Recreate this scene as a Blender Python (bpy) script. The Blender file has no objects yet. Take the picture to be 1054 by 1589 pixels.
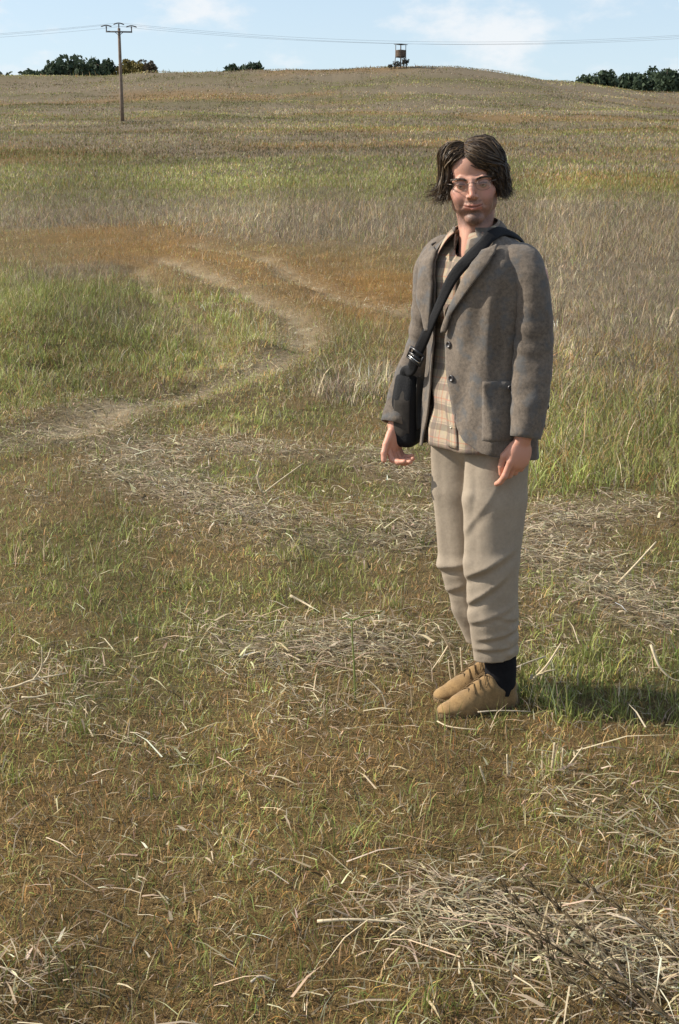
import bpy, math, random
import numpy as np
from mathutils import Vector, Matrix
R = math.radians
rng = np.random.default_rng(7)
scene = bpy.context.scene
col = scene.collection

# ---------------------------------------------------------------- camera, sky, sun, exposure
cam_d = bpy.data.cameras.new('camera')
cam = bpy.data.objects.new('camera', cam_d); col.objects.link(cam)
cam_d.sensor_fit = 'VERTICAL'; cam_d.sensor_height = 36.0
cam_d.lens = 36.0*2000/1589
cam_d.clip_start = 0.05; cam_d.clip_end = 6000
cam.location = (0, 0, 1.6)
cam.rotation_euler = (R(90-13.54), 0, 0)
scene.camera = cam

SUN_EL = 36.0
SUN_DIR = Vector((-0.993, 0.12, 0)).normalized()*math.cos(R(SUN_EL)) + Vector((0, 0, math.sin(R(SUN_EL))))
sun_d = bpy.data.lights.new('sun', 'SUN'); sun_d.energy = 5.0; sun_d.angle = R(0.53); sun_d.color = (1, .93, .82)
sun = bpy.data.objects.new('sun', sun_d); col.objects.link(sun)
sun.rotation_euler = SUN_DIR.to_track_quat('Z', 'Y').to_euler(); sun.location = (-20, -8, 30)

world = bpy.data.worlds.new('World'); scene.world = world; world.use_nodes = True
wn, wl = world.node_tree.nodes, world.node_tree.links
wn.clear()
def W(t, **k):
    n = wn.new(t)
    for a, b in k.items(): setattr(n, a, b)
    return n
sky = W('ShaderNodeTexSky', sky_type='NISHITA', sun_disc=False)
sky.sun_elevation = R(SUN_EL); sky.sun_rotation = math.atan2(SUN_DIR.x, SUN_DIR.y)
sky.air_density = 1.0; sky.dust_density = 1.2; sky.ozone_density = 1.5; sky.altitude = 200
tc = W('ShaderNodeTexCoord')
sep = W('ShaderNodeSeparateXYZ'); wl.new(tc.outputs['Generated'], sep.inputs[0])
def wm(op, a, b=None, c=None, clamp=False):
    n = W('ShaderNodeMath', operation=op, use_clamp=clamp)
    for i, v in enumerate((a, b, c)):
        if v is None: continue
        if isinstance(v, (int, float)): n.inputs[i].default_value = v
        else: wl.new(v, n.inputs[i])
    return n.outputs[0]
zc = wm('MAXIMUM', sep.outputs[2], 0.0)
CLX = 5.7
# clouds lie on a shell overhead: direction divided by height gives plan coordinates
den = wm('ADD', zc, 0.16)
cxn = wm('DIVIDE', sep.outputs[0], den); cyn = wm('DIVIDE', sep.outputs[1], den)
cmb = W('ShaderNodeCombineXYZ'); wl.new(cxn, cmb.inputs[0]); wl.new(cyn, cmb.inputs[1]); wl.new(wm('MULTIPLY', zc, 9.0), cmb.inputs[2])
n1 = W('ShaderNodeTexNoise'); n1.inputs['Scale'].default_value = 11; n1.inputs['Detail'].default_value = 7; n1.inputs['Roughness'].default_value = .58
puff = W('ShaderNodeVectorMath', operation='MULTIPLY'); wl.new(tc.outputs['Generated'], puff.inputs[0]); puff.inputs[1].default_value = (1, 1, 2.0)
puf2 = W('ShaderNodeVectorMath', operation='ADD'); wl.new(puff.outputs[0], puf2.inputs[0]); puf2.inputs[1].default_value = (CLX, CLX*.7, 0)
wl.new(puf2.outputs[0], n1.inputs['Vector'])
n2 = W('ShaderNodeTexNoise'); n2.inputs['Scale'].default_value = .8; n2.inputs['Detail'].default_value = 3
wl.new(cmb.outputs[0], n2.inputs['Vector'])
cs = wm('ADD', wm('MULTIPLY', n1.outputs[0], .65), wm('MULTIPLY', n2.outputs[0], .35))
mr = W('ShaderNodeMapRange', interpolation_type='SMOOTHSTEP'); mr.inputs[1].default_value = .475; mr.inputs[2].default_value = .60
wl.new(cs, mr.inputs[0])
cloud = wm('MULTIPLY', mr.outputs[0], .85)
CLOUD_COL = W('ShaderNodeRGB'); CLOUD_COL.outputs[0].default_value = (5.2, 5.35, 5.5, 1)
mix = W('ShaderNodeMix', data_type='RGBA'); wl.new(cloud, mix.inputs['Factor'])
wl.new(sky.outputs[0], mix.inputs['A']); wl.new(CLOUD_COL.outputs[0], mix.inputs['B'])
# thin pale haze towards the horizon, the same all the way round
hz = wm('MULTIPLY', wm('POWER', 2.718, wm('MULTIPLY', zc, -3.5)), .80)
HAZE_COL = W('ShaderNodeRGB'); HAZE_COL.outputs[0].default_value = (4.0, 4.75, 5.35, 1)
mixh = W('ShaderNodeMix', data_type='RGBA'); wl.new(hz, mixh.inputs['Factor']); wl.new(sky.outputs[0], mixh.inputs['A']); wl.new(HAZE_COL.outputs[0], mixh.inputs['B'])
wl.new(mixh.outputs['Result'], mix.inputs['A'])
bg = W('ShaderNodeBackground'); bg.inputs['Strength'].default_value = 0.13
wl.new(mix.outputs['Result'], bg.inputs['Color'])
wo = W('ShaderNodeOutputWorld'); wl.new(bg.outputs[0], wo.inputs[0])

scene.view_settings.view_transform = 'Standard'
scene.view_settings.look = 'None'
scene.view_settings.exposure = 0.45
scene.view_settings.gamma = 1.0
scene.render.engine = 'CYCLES'
scene.cycles.use_denoising = True
scene.cycles.max_bounces = 6; scene.cycles.transparent_max_bounces = 12
scene.cycles.use_adaptive_sampling = False

# ---------------------------------------------------------------- helpers
def link(o, parent=None):
    col.objects.link(o)
    if parent is not None: o.parent = parent
    return o
def tag(o, label=None, cat=None, group=None, kind=None):
    if label: o['label'] = label
    if cat: o['category'] = cat
    if group: o['group'] = group
    if kind: o['kind'] = kind
    return o
def empty(name, loc=(0, 0, 0), rz=0, parent=None):
    o = bpy.data.objects.new(name, None); o.location = loc; o.rotation_euler = (0, 0, rz); o.empty_display_size = .1
    return link(o, parent)
def np_mesh(name, V, F, mat=None, parent=None, smooth=True, colors=None, uv=None, sides=None, attrs=None):
    """V (n,3); F (m,k) array of equal-sided faces, or list of such arrays"""
    Fs = F if isinstance(F, list) else [F]
    Fs = [np.asarray(f, dtype=np.int32) for f in Fs if len(f)]
    me = bpy.data.meshes.new(name)
    V = np.asarray(V, dtype=np.float32)
    nl = sum(f.size for f in Fs); nf = sum(len(f) for f in Fs)
    me.vertices.add(len(V)); me.vertices.foreach_set('co', V.ravel())
    me.loops.add(nl); me.loops.foreach_set('vertex_index', np.concatenate([f.ravel() for f in Fs]))
    me.polygons.add(nf)
    cnt = np.concatenate([np.full(len(f), f.shape[1], dtype=np.int32) for f in Fs])
    st = np.concatenate([[0], np.cumsum(cnt)[:-1]]).astype(np.int32)
    me.polygons.foreach_set('loop_start', st)
    if smooth: me.polygons.foreach_set('use_smooth', np.ones(nf, dtype=bool))
    me.update(calc_edges=True)
    if colors is not None:
        a = me.color_attributes.new('col', 'FLOAT_COLOR', 'POINT')
        c = np.ones((len(V), 4), dtype=np.float32); c[:, :colors.shape[1]] = colors
        a.data.foreach_set('color', c.ravel())
    if attrs:
        for k, v in attrs.items():
            a = me.attributes.new(k, 'FLOAT', 'POINT'); a.data.foreach_set('value', np.asarray(v, dtype=np.float32))
    if uv is not None:
        lay = me.uv_layers.new(name='UVMap')
        vi = np.concatenate([f.ravel() for f in Fs])
        lay.data.foreach_set('uv', np.asarray(uv, dtype=np.float32)[vi].ravel())
    if mat: me.materials.append(mat)
    me.validate()
    o = bpy.data.objects.new(name, me)
    return link(o, parent)
def tube(path, rad, n=8, cap=True, flat=None):
    """tube mesh arrays along path (k,3), radii scalar or (k,)"""
    P = np.asarray(path, float); k = len(P)
    r = np.full(k, rad) if np.isscalar(rad) else np.asarray(rad, float)
    T = np.gradient(P, axis=0); T /= np.linalg.norm(T, axis=1, keepdims=True)+1e-12
    up = np.array([0, 0, 1.]) if abs(T[0, 2]) < .9 else np.array([1., 0, 0])
    N = np.cross(T[0], up); N /= np.linalg.norm(N)
    V = []
    for i in range(k):
        N = N-T[i]*N.dot(T[i]); N /= np.linalg.norm(N); B = np.cross(T[i], N)
        a = np.arange(n)*2*np.pi/n
        V.append(P[i]+r[i]*(np.cos(a)[:, None]*N+np.sin(a)[:, None]*B*(flat or 1)))
    V = np.concatenate(V)
    i, j = np.meshgrid(np.arange(k-1), np.arange(n), indexing='ij')
    i, j = i.ravel(), j.ravel(); j2 = (j+1) % n
    F = np.stack([i*n+j, i*n+j2, (i+1)*n+j2, (i+1)*n+j], 1)
    if cap:
        V = np.concatenate([V, P[:1], P[-1:]]); c0, c1 = k*n, k*n+1; j = np.arange(n); j2 = (j+1) % n
        C0 = np.stack([np.full(n, c0), j2, j], 1); C1 = np.stack([np.full(n, c1), (k-1)*n+j, (k-1)*n+j2], 1)
        return V, [F, np.concatenate([C0, C1])]
    return V, [F]
def merge(parts):
    V, Q, T = [], [], []; o = 0
    for v, fs in parts:
        for f in fs:
            (Q if f.shape[1] == 4 else T).append(np.asarray(f)+o)
        V.append(v); o += len(v)
    out = []
    if Q: out.append(np.concatenate(Q))
    if T: out.append(np.concatenate(T))
    return np.concatenate(V), out
def box_arr(c, s, rot=None):
    v = np.array([[x, y, z] for x in (-.5, .5) for y in (-.5, .5) for z in (-.5, .5)])*np.asarray(s)
    if rot is not None: v = v@np.asarray(rot).T
    v = v+np.asarray(c)
    f = np.array([[0, 1, 3, 2], [4, 6, 7, 5], [0, 4, 5, 1], [2, 3, 7, 6], [0, 2, 6, 4], [1, 5, 7, 3]])
    return v, [f]
def smoothpath(pts, n):
    """Catmull-Rom through pts, n samples; works for any columns"""
    P = np.asarray(pts, float); P = np.concatenate([2*P[:1]-P[1:2], P, 2*P[-1:]-P[-2:-1]])
    k = len(P)-3; t = np.linspace(0, k-1e-9, n); i = t.astype(int); u = (t-i)[:, None]
    p0, p1, p2, p3 = P[i], P[i+1], P[i+2], P[i+3]
    return .5*((2*p1)+(-p0+p2)*u+(2*p0-5*p1+4*p2-p3)*u**2+(-p0+3*p1-3*p2+p3)*u**3)
def sstep(a, b, x):
    t = np.clip((np.asarray(x, float)-a)/(b-a), 0, 1); return t*t*(3-2*t)
_perm = np.random.default_rng(99).random((256, 256)).astype(np.float32)
def vnoise(x, y):
    x = np.asarray(x, float); y = np.asarray(y, float)
    xi = np.floor(x).astype(int); yi = np.floor(y).astype(int); fx = x-xi; fy = y-yi
    fx = fx*fx*(3-2*fx); fy = fy*fy*(3-2*fy)
    a = _perm[xi & 255, yi & 255]; b = _perm[(xi+1) & 255, yi & 255]; c = _perm[xi & 255, (yi+1) & 255]; d = _perm[(xi+1) & 255, (yi+1) & 255]
    return (a*(1-fx)+b*fx)*(1-fy)+(c*(1-fx)+d*fx)*fy
def fbm(x, y, o=4):
    s = 0; a = .5; t = 0
    for i in range(o):
        s = s+a*vnoise(x*2**i+17.3*i, y*2**i+5.1*i); t += a; a *= .5
    return s/t
# ---- material helper
class Mat:
    def __init__(s, name):
        s.m = bpy.data.materials.new(name); s.m.use_nodes = True
        s.n = s.m.node_tree.nodes; s.l = s.m.node_tree.links
        s.p = s.n['Principled BSDF']; s.out = s.n['Material Output']
    def new(s, t, **k):
        n = s.n.new(t)
        for a, b in k.items(): setattr(n, a, b)
        return n
    def link(s, a, b): s.l.new(a, b)
    def set(s, **k):
        for a, b in k.items(): s.p.inputs[a.replace('_', ' ')].default_value = b
        return s
    def math(s, op, a, b=None, c=None, clamp=False):
        n = s.new('ShaderNodeMath', operation=op, use_clamp=clamp)
        for i, v in enumerate((a, b, c)):
            if v is None: continue
            if isinstance(v, (int, float)): n.inputs[i].default_value = v
            else: s.link(v, n.inputs[i])
        return n.outputs[0]
    def noise(s, scale, detail=4, rough=.6, vec=None):
        n = s.new('ShaderNodeTexNoise'); n.inputs['Scale'].default_value = scale; n.inputs['Detail'].default_value = detail; n.inputs['Roughness'].default_value = rough
        if vec is not None: s.link(vec, n.inputs['Vector'])
        return n
    def obj(s): return s.new('ShaderNodeTexCoord').outputs['Object']
    def mix(s, f, a, b, mode='MIX'):
        n = s.new('ShaderNodeMix', data_type='RGBA', blend_type=mode)
        for k, v in (('Factor', f), ('A', a), ('B', b)):
            if isinstance(v, (int, float)): n.inputs[k].default_value = v
            elif isinstance(v, tuple): n.inputs[k].default_value = (*v, 1)
            else: s.link(v, n.inputs[k])
        return n.outputs['Result']
    def ramp(s, f, stops):
        n = s.new('ShaderNodeValToRGB'); e = n.color_ramp.elements
        while len(e) < len(stops): e.new(.5)
        for i, (p, c) in enumerate(stops): e[i].position = p; e[i].color = (*c, 1)
        s.link(f, n.inputs[0]); return n.outputs[0]
    def bump(s, h, strength=.3, dist=.01):
        b = s.new('ShaderNodeBump'); b.inputs['Strength'].default_value = strength; b.inputs['Distance'].default_value = dist
        s.link(h, b.inputs['Height']); s.link(b.outputs[0], s.p.inputs['Normal']); return b
    def color(s, c): s.link(c, s.p.inputs['Base Color']); return s
def plain(name, c, rough=.8, var=.25, scale=40, bump=0, spec=.3):
    m = Mat(name); m.set(Roughness=rough); m.p.inputs['Specular IOR Level'].default_value = spec
    nz = m.noise(scale, 5, .65, m.obj())
    a = tuple(v*(1-var) for v in c); b = tuple(min(1, v*(1+var)) for v in c)
    m.color(m.ramp(nz.outputs[0], [(.3, a), (.7, b)]))
    if bump: m.bump(nz.outputs[0], bump, .01)
    return m.m
# ---------------------------------------------------------------- terrain
_prof = np.array([(-80, -.4), (-20, 0), (8, 0), (12, .03), (15, .1), (20, .28), (25, .56), (30, .9), (40, 1.55), (60, 3.05), (80, 4.93), (118, 8.53), (150, 12.12), (180, 16.28), (200, 19.63), (216, 22.5), (224, 23.25), (235, 23.5), (260, 23.9), (300, 24.6), (360, 25), (500, 22), (1200, 6)])
_ty = np.concatenate([np.arange(-80, 300, .5), np.arange(300, 1300, 5)])
_tz = np.interp(_ty, _prof[:, 0], _prof[:, 1])
_k = np.hanning(15); _k /= _k.sum(); _tz = np.convolve(np.pad(_tz, 7, mode='edge'), _k, 'valid')
_crx = [-600, -150, -54, -41, -28, -3, 9.5, 17.7, 28, 38, 54, 120, 600]
_crz = [-6, -2.6, -1.5, -1.4, -1.0, -.55, 0.05, -.25, -1.1, -2.5, -4.2, -9, -16]
_cx = np.arange(-600, 601, 1.0); _cz = np.interp(_cx, _crx, _crz); _k2 = np.hanning(9); _k2 /= _k2.sum(); _cz = np.convolve(np.pad(_cz, 4, mode='edge'), _k2, 'valid')
def seg_dist(x, y, pts):
    d = np.full(np.shape(x), 1e9)
    for (ax, ay), (bx, by) in zip(pts[:-1], pts[1:]):
        vx, vy = bx-ax, by-ay
        t = np.clip(((x-ax)*vx+(y-ay)*vy)/(vx*vx+vy*vy), 0, 1)
        d = np.minimum(d, np.hypot(x-ax-t*vx, y-ay-t*vy))
    return d
RUT_A = [(-2.0, 9.1), (-1.66, 10.04), (-1.23, 10.8), (-.77, 12.06), (-.46, 13.61), (-.38, 14.98), (-.6, 16.82), (-1.18, 18.71), (-2.12, 21.79), (-3.4, 25)]
RUT_B = [(-1.4, 11.6), (-1.14, 12.9), (-1.76, 15.55), (-2.72, 19.14), (-3.66, 23.84)]
RUT_C = [(.94, 16.82), (.12, 18.71), (-.5, 20.88), (-1.4, 24.43), (-3.05, 27.45)]
STRAW = [[(-1.51, 8.81), (-1.05, 7.2), (-.6, 6.6), (-.08, 6.0), (.23, 6.1), (.5, 6.36), (.93, 6.17), (1.46, 6.72)], [(-.35, 4.6), (-.11, 4.5), (.1, 4.55)], [(-2.29, 8.57), (-1.82, 8.81), (-1.13, 8.35)], [(.86, 5.85), (1.04, 5.4), (1.31, 4.85)], [(-.9, 8.6), (.2, 8.0), (.5, 7.4)]]
PILE = [(.30, 2.62), (.55, 2.5), (.95, 2.42)]
RUST = [(-9, 31), (-5.91, 31), (-4.19, 28), (-2.7, 25), (-1.0, 22.8), (.25, 20.6), (1.2, 17.4)]
GREEN = [(-7.5, 24), (-4.4, 19.5), (-3.2, 15.5), (-2.2, 12.6), (-3.6, 11)]
def terrain(x, y):
    x = np.asarray(x, float); y = np.asarray(y, float)
    z = np.interp(y, _ty, _tz)+np.interp(x, _cx, _cz)*sstep(90, 212, y)
    z = z+(fbm(x*.13+3, y*.11, 3)-.5)*.5*sstep(10, 40, y)*(1+.8*sstep(60, 160, y))
    z = z+(fbm(x*1.1, y*1.1+9, 3)-.5)*.09*sstep(.9, 2.2, np.hypot(x-.465, y-4))*(1+sstep(7, 14, y))
    z = z+(fbm(x*6, y*6, 2)-.5)*.022*(1-sstep(15, 40, y))*sstep(.15, .5, np.hypot(x-.465, y-4))
    for p, dp in ((RUT_A, .05), (RUT_B, .045), (RUT_C, .04)):
        d = seg_dist(x, y, p); z = z-dp*np.exp(-(d/.2)**2)+dp*.6*np.exp(-((d-.42)/.18)**2)
    z = z+.30*np.exp(-((x+3.6)/1.3)**2-((y-15.5)/3.4)**2)        # the weedy bank on the left
    z = z-.22*np.exp(-(np.hypot((x+2.69)/.24, (y-12.13)/.2))**2)   # a burrow in that bank
    return z
def zones(x, y):
    """weights of ground cover at plan points: bare, straw, green, rust, grey (tall dry grass)"""
    wob = (fbm(x*.8+40, y*.8, 3)-.5); wob2 = (fbm(x*.25, y*.25+70, 3)-.5)
    bare = np.zeros(np.shape(x))
    for p, w, a in ((RUT_A, .19, .85), (RUT_B, .15, .65), (RUT_C, .16, .6)):
        d = seg_dist(x, y, p)+wob*.35; bare = np.maximum(bare, a*np.exp(-np.clip(d/w, 0, 9)**2)*np.clip(-.05+1.6*fbm(x*2.2+4, y*1.6, 3), 0, 1))
    straw = np.zeros(np.shape(x))
    for p in STRAW:
        d = seg_dist(x, y, p)+wob*.35; straw = np.maximum(straw, .9*np.exp(-np.clip(d/.28, 0, 9)**2))
    dp = seg_dist(x, y, PILE)+(fbm(x*4, y*4, 3)-.5)*.22; straw = np.maximum(straw, .62*np.exp(-np.clip(dp/.19, 0, 9)**2)*np.clip(.4+1.1*fbm(x*7, y*7+3, 2), 0, 1))
    for p in (RUT_A, RUT_C): straw = np.maximum(straw, .55*np.exp(-(np.clip(seg_dist(x, y, p)+wob*.5, 0, 9)/.45)**2))
    straw = np.maximum(straw, .22*sstep(.56, .68, fbm(x*1.3+8, y*1.3+2, 3)))
    green = np.exp(-np.clip((seg_dist(x, y, GREEN)+wob*1.6)/1.7, 0, 9)**2)*.9
    green = np.maximum(green, .8*sstep(.46, .60, fbm(x*1.7+21, y*1.7, 3))*(1-sstep(9, 14, y))*sstep(2.2, 4.5, y)+.15*sstep(3, 6, y)*(1-sstep(9, 14, y)))
    for p_ in (RUT_A, RUT_B): green = np.maximum(green, .6*np.exp(-((seg_dist(x, y, p_)-.6)/.35)**2)*(1-sstep(16, 19, y)))
    green = np.maximum(green, .8*sstep(.9, 1.4, x)*sstep(6.6, 7.4, y)*(1-sstep(10.2, 11.5, y)))
    green = np.maximum(green, .7*np.exp(-(np.hypot(x-.95, (y-4.6)/1.2)/.4)**2))
    green = np.maximum(green, .8*sstep(.47, .62, fbm(x*.05+5, y*.11+3, 4))*sstep(30, 50, y))
    rust = np.exp(-np.clip((seg_dist(x, y, RUST)+wob*2.6)/1.7, 0, 9)**2)*np.clip(.25+1.35*fbm(x*.5+11, y*.5+4, 3), 0, 1)*sstep(-8.5, -4, x-wob*3)
    rust = np.maximum(rust, .75*np.exp(-np.hypot((x-10)/4.5, (y-51)/5)**2))
    rust = np.maximum(rust, .75*np.exp(-np.hypot((x+18)/6, (y-70)/9)**2))
    rust = np.maximum(rust, .6*sstep(.56, .7, fbm(x*.045+50, y*.09+31, 4))*sstep(45, 80, y))
    rust = np.maximum(rust, .25*sstep(.42, .6, fbm(x*.9+33, y*.9+60, 3))*(1-sstep(6, 10, y)))
    grey = sstep(25.5, 30, y+wob2*5+np.clip(x, -7, 4)*.75)
    edge = .95+.08*(y-8)+wob*.6
    grey = np.maximum(grey, sstep(0, .5, x-edge)*sstep(8.6, 10, y))
    grey = np.maximum(grey, .85*np.exp(-np.hypot((x-.25)/.42, (y-11)/.7)**2))
    grey = np.maximum(grey, .9*np.exp(-np.hypot((x+4.6)/1.0, (y-23)/1.6)**2))
    grey = np.maximum(grey, .7*np.exp(-np.hypot((x+2.5)/.5, (y-15)/.7)**2))
    return bare, straw, green, rust, grey

def axis(lo, hi, s, l, h, grow):
    a = list(np.arange(lo, hi+1e-6, s)); d = s
    while a[-1] < h: d *= grow; a.append(a[-1]+d)
    d = s; b = []; v = lo
    while v > l: d *= grow; v -= d; b.append(v)
    return np.array(b[::-1]+a)
gx = axis(-3.2, 3.2, .09, -900, 900, 1.06); gy = axis(1.0, 24, .12, -60, 1200, 1.05)
GX, GY = np.meshgrid(gx, gy, indexing='ij'); GZ = terrain(GX, GY)
nx, ny = GX.shape
ii, jj = np.meshgrid(np.arange(nx-1), np.arange(ny-1), indexing='ij'); ii = ii.ravel(); jj = jj.ravel()
GF = np.stack([ii*ny+jj, (ii+1)*ny+jj, (ii+1)*ny+jj+1, ii*ny+jj+1], 1)
PAL = dict(green=(.205, .215, .062), bright=(.275, .305, .080), brown=(.345, .238, .100), rust=(.36, .205, .065), straw=(.54, .44, .28), grey=(.285, .23, .155), dark=(.10, .075, .042), soil=(.38, .30, .185), olive=(.17, .15, .06))
PAL = {k: np.array(v) for k, v in PAL.items()}
def cover_color(x, y):
    b, s, g, r, t = zones(x, y)
    c = PAL['brown']*.40+PAL['dark']*.35
    c = np.repeat(c[None], len(x), 0)
    def over(w, k, f=1.): 
        nonlocal c
        c = c*(1-w[:, None])+PAL[k]*f*w[:, None]
    over(t*.9, 'grey', .6); over(g*.6, 'olive', .6); over(r*.9, 'rust', .6); over(s*.5, 'grey', .75); over(b, 'soil')
    return c
gm = Mat('field_soil')
at_ = gm.new('ShaderNodeAttribute', attribute_name='col')
nz = gm.noise(9, 8, .7, gm.obj()); nz2 = gm.noise(90, 6, .7, gm.obj())
f = gm.math('MULTIPLY', gm.math('ADD', nz.outputs[0], nz2.outputs[0]), .95)
sc_ = gm.new('ShaderNodeVectorMath', operation='SCALE'); gm.link(at_.outputs['Color'], sc_.inputs[0]); gm.link(f, sc_.inputs['Scale'])
gm.color(sc_.outputs[0]); gm.set(Roughness=.95); gm.p.inputs['Specular IOR Level'].default_value = .1
gm.bump(gm.math('ADD', nz.outputs[0], nz2.outputs[0]), .8, .03)
gV = np.stack([GX.ravel(), GY.ravel(), GZ.ravel()], 1)
ground = np_mesh('ground', gV, GF, gm.m, colors=cover_color(gV[:, 0], gV[:, 1]))
tag(ground, 'stubbly field rising to a rounded hill with a rutted dirt track', 'ground', kind='structure')

# ---------------------------------------------------------------- grass
leaf = Mat('grass_blades')
la = leaf.new('ShaderNodeAttribute', attribute_name='col')
leaf.color(la.outputs['Color']); leaf.set(Roughness=.62); leaf.p.inputs['Specular IOR Level'].default_value = .25
tr = leaf.new('ShaderNodeBsdfTranslucent'); leaf.link(la.outputs['Color'], tr.inputs['Color'])
ms = leaf.new('ShaderNodeMixShader'); ms.inputs[0].default_value = .22
leaf.link(leaf.p.outputs[0], ms.inputs[1]); leaf.link(tr.outputs[0], ms.inputs[2]); leaf.link(ms.outputs[0], leaf.out.inputs[0])
LEAF = leaf.m
def blades(x, y, h, w, lean, az, c, z=None, bend=.5, two=True, roll=None, tipw=.0):
    """tapered, bent blades; lean 0 upright .. 1 lying; az direction of lean"""
    n = len(x); z = terrain(x, y)-.004 if z is None else z
    B = np.stack([x, y, z], 1)
    a1 = lean*np.pi/2*(1-bend*.6); a2 = np.clip(lean*np.pi/2*(1+bend), 0, 1.9)
    D = np.stack([np.cos(az), np.sin(az), np.zeros(n)], 1)
    d1 = D*np.sin(a1)[:, None]; d1[:, 2] = np.cos(a1); d2 = D*np.sin(a2)[:, None]; d2[:, 2] = np.cos(a2)
    fa = az+np.pi/2+(rng.normal(0, .9, n) if roll is None else roll)
    S = np.stack([np.cos(fa), np.sin(fa), np.zeros(n)], 1)*(w/2)[:, None]
    if two:
        M = B+d1*(h*.5)[:, None]; T = M+d2*(h*.5)[:, None]
        V = np.stack([B-S, B+S, M+S*.85, M-S*.85, T], 1).reshape(-1, 3)
        o = np.arange(n)[:, None]*5
        F = [np.concatenate([o+0, o+1, o+2, o+3], 1), np.concatenate([o+3, o+2, o+4], 1)]
        cc = np.repeat(c[:, None, :], 5, 1)
    else:
        T = B+(d1+d2)*(h*.5)[:, None]
        V = np.stack([B-S, B+S, T], 1).reshape(-1, 3); o = np.arange(n)[:, None]*3
        F = [np.concatenate([o, o+1, o+2], 1)]; cc = np.repeat(c[:, None, :], 3, 1)
    return V, F, cc.reshape(-1, 3)
def blade_sets(hmin, x, y, h, w, lean, az, c):
    lo = h < hmin; hi = ~lo; g_ = lambda m_: [q[m_] for q in (x, y, h, w, lean, az, c)]
    return [blades(*g_(lo), two=False), blades(*g_(hi))]
def sample(n, y0, y1, mar=1.33, pad=.6, pw=1.0):
    u = rng.random(n); y = y0*(y1/y0)**u
    hw = .2635*mar*(y*.97+.38)+pad
    x = (rng.random(n)*2-1)*hw
    keep = rng.random(n) < 1.0
    return x[keep], y[keep]
def pick(x, y, wts, cols, jit=.22):
    """choose one palette colour per blade by weight"""
    W_ = np.stack(wts, 1); W_ = np.cumsum(W_/W_.sum(1, keepdims=True), 1)
    k = (rng.random(len(x))[:, None] > W_).sum(1); k = np.minimum(k, len(cols)-1)
    c = np.stack([PAL[q] for q in cols])[k]
    sc2 = 1/np.clip(y, 3, 60)*9
    cl = (fbm(x*1.2*sc2, y*1.0*sc2, 3)-.5)*1.3
    cl = cl+(fbm(x*.025+7, y*.10+2, 3)-.5)*1.1*sstep(35, 60, y)
    c = c*np.exp(rng.normal(0, jit, (len(x), 1))+cl[:, None])*np.exp(rng.normal(0, .07, (len(x), 3)))
    return np.clip(c, .01, .9), k
def emit(name, label, sets):
    V, Q, T, C = [], [], [], []; o = 0
    for v, fs, c in sets:
        for f_ in fs: (Q if f_.shape[1] == 4 else T).append(f_+o)
        V.append(v); C.append(c); o += len(v)
    F = ([np.concatenate(Q)] if Q else [])+([np.concatenate(T)] if T else [])
    return tag(np_mesh(name, np.concatenate(V), F, LEAF, smooth=False, colors=np.concatenate(C)), label, 'grass', kind='stuff')
one = lambda x: np.ones(len(x))
def shoe_clear(x, y): return np.minimum(seg_dist(x, y, [(.565, 3.975), (.35, 3.88)]), seg_dist(x, y, [(.565, 4.10), (.35, 3.99)]))
# near: short mown mat
x, y = sample(440000, 1.7, 14.5)
b, s, g, r, t = zones(x, y)
keep = (rng.random(len(x)) > b*.93) & (rng.random(len(x)) > s*.35)
sd = shoe_clear(x, y); keep &= (sd > .040)
x, y, b, s, g, r, t, sd = [q[keep] for q in (x, y, b, s, g, r, t, sd)]
mott = fbm(x*3.1, y*3.1, 3)
c, k = pick(x, y, [.20+.8*g+.45*sstep(.48, .60, mott), .06*one(x)+.55*g**2, 1.5-.7*g-.4*sstep(4, 8, y), .35+.9*r, .05+.4*s, .30+.7*t+.25*sstep(4, 8, y), .24*one(x)], ['green', 'bright', 'brown', 'rust', 'straw', 'grey', 'dark'])
far = sstep(6, 12, y)
h = np.exp(rng.normal(np.log(.032), .42, len(x)))*(1+.4*far)
h *= np.where(k <= 1, 1.25, 1)*np.where((k == 2) | (k == 3), .85, 1)
tall = np.maximum(t, .0); upl = rng.random(len(x)) < .55
h = np.where((t > .35) & upl, h*.4+t*np.exp(rng.normal(np.log(.10), .42, len(x))), h)
leftg = np.exp(-np.clip(seg_dist(x, y, GREEN)/1.9, 0, 9)**2)
h = h*(1+1.1*leftg)
rg = sstep(.95, 1.5, x)*sstep(6.9, 7.7, y)*(1-sstep(10.5, 12, y))
h = np.where((rg > .2) & (rng.random(len(x)) < .5), h+rg*np.exp(rng.normal(np.log(.12), .42, len(x))), h)
h = np.where(sd < .14, np.minimum(h, .045), h)
lean = np.clip(rng.beta(1.9, 1.4, len(x))*1.08, 0, 1.04); lean = np.where(h > .12, lean*.8, lean); lean = np.where(s > .4, np.clip(lean+.25, 0, 1), lean)
w = np.where(k == 4, .0023, .0021)*np.exp(rng.normal(0, .25, len(x)))*(1+.12*np.maximum(y-3, 0))
emit('short_grass', 'short mown mat of brown and green grass around the man', blade_sets(.045, x, y, h, w*1.1, lean, rng.random(len(x))*6.283, c))
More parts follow.
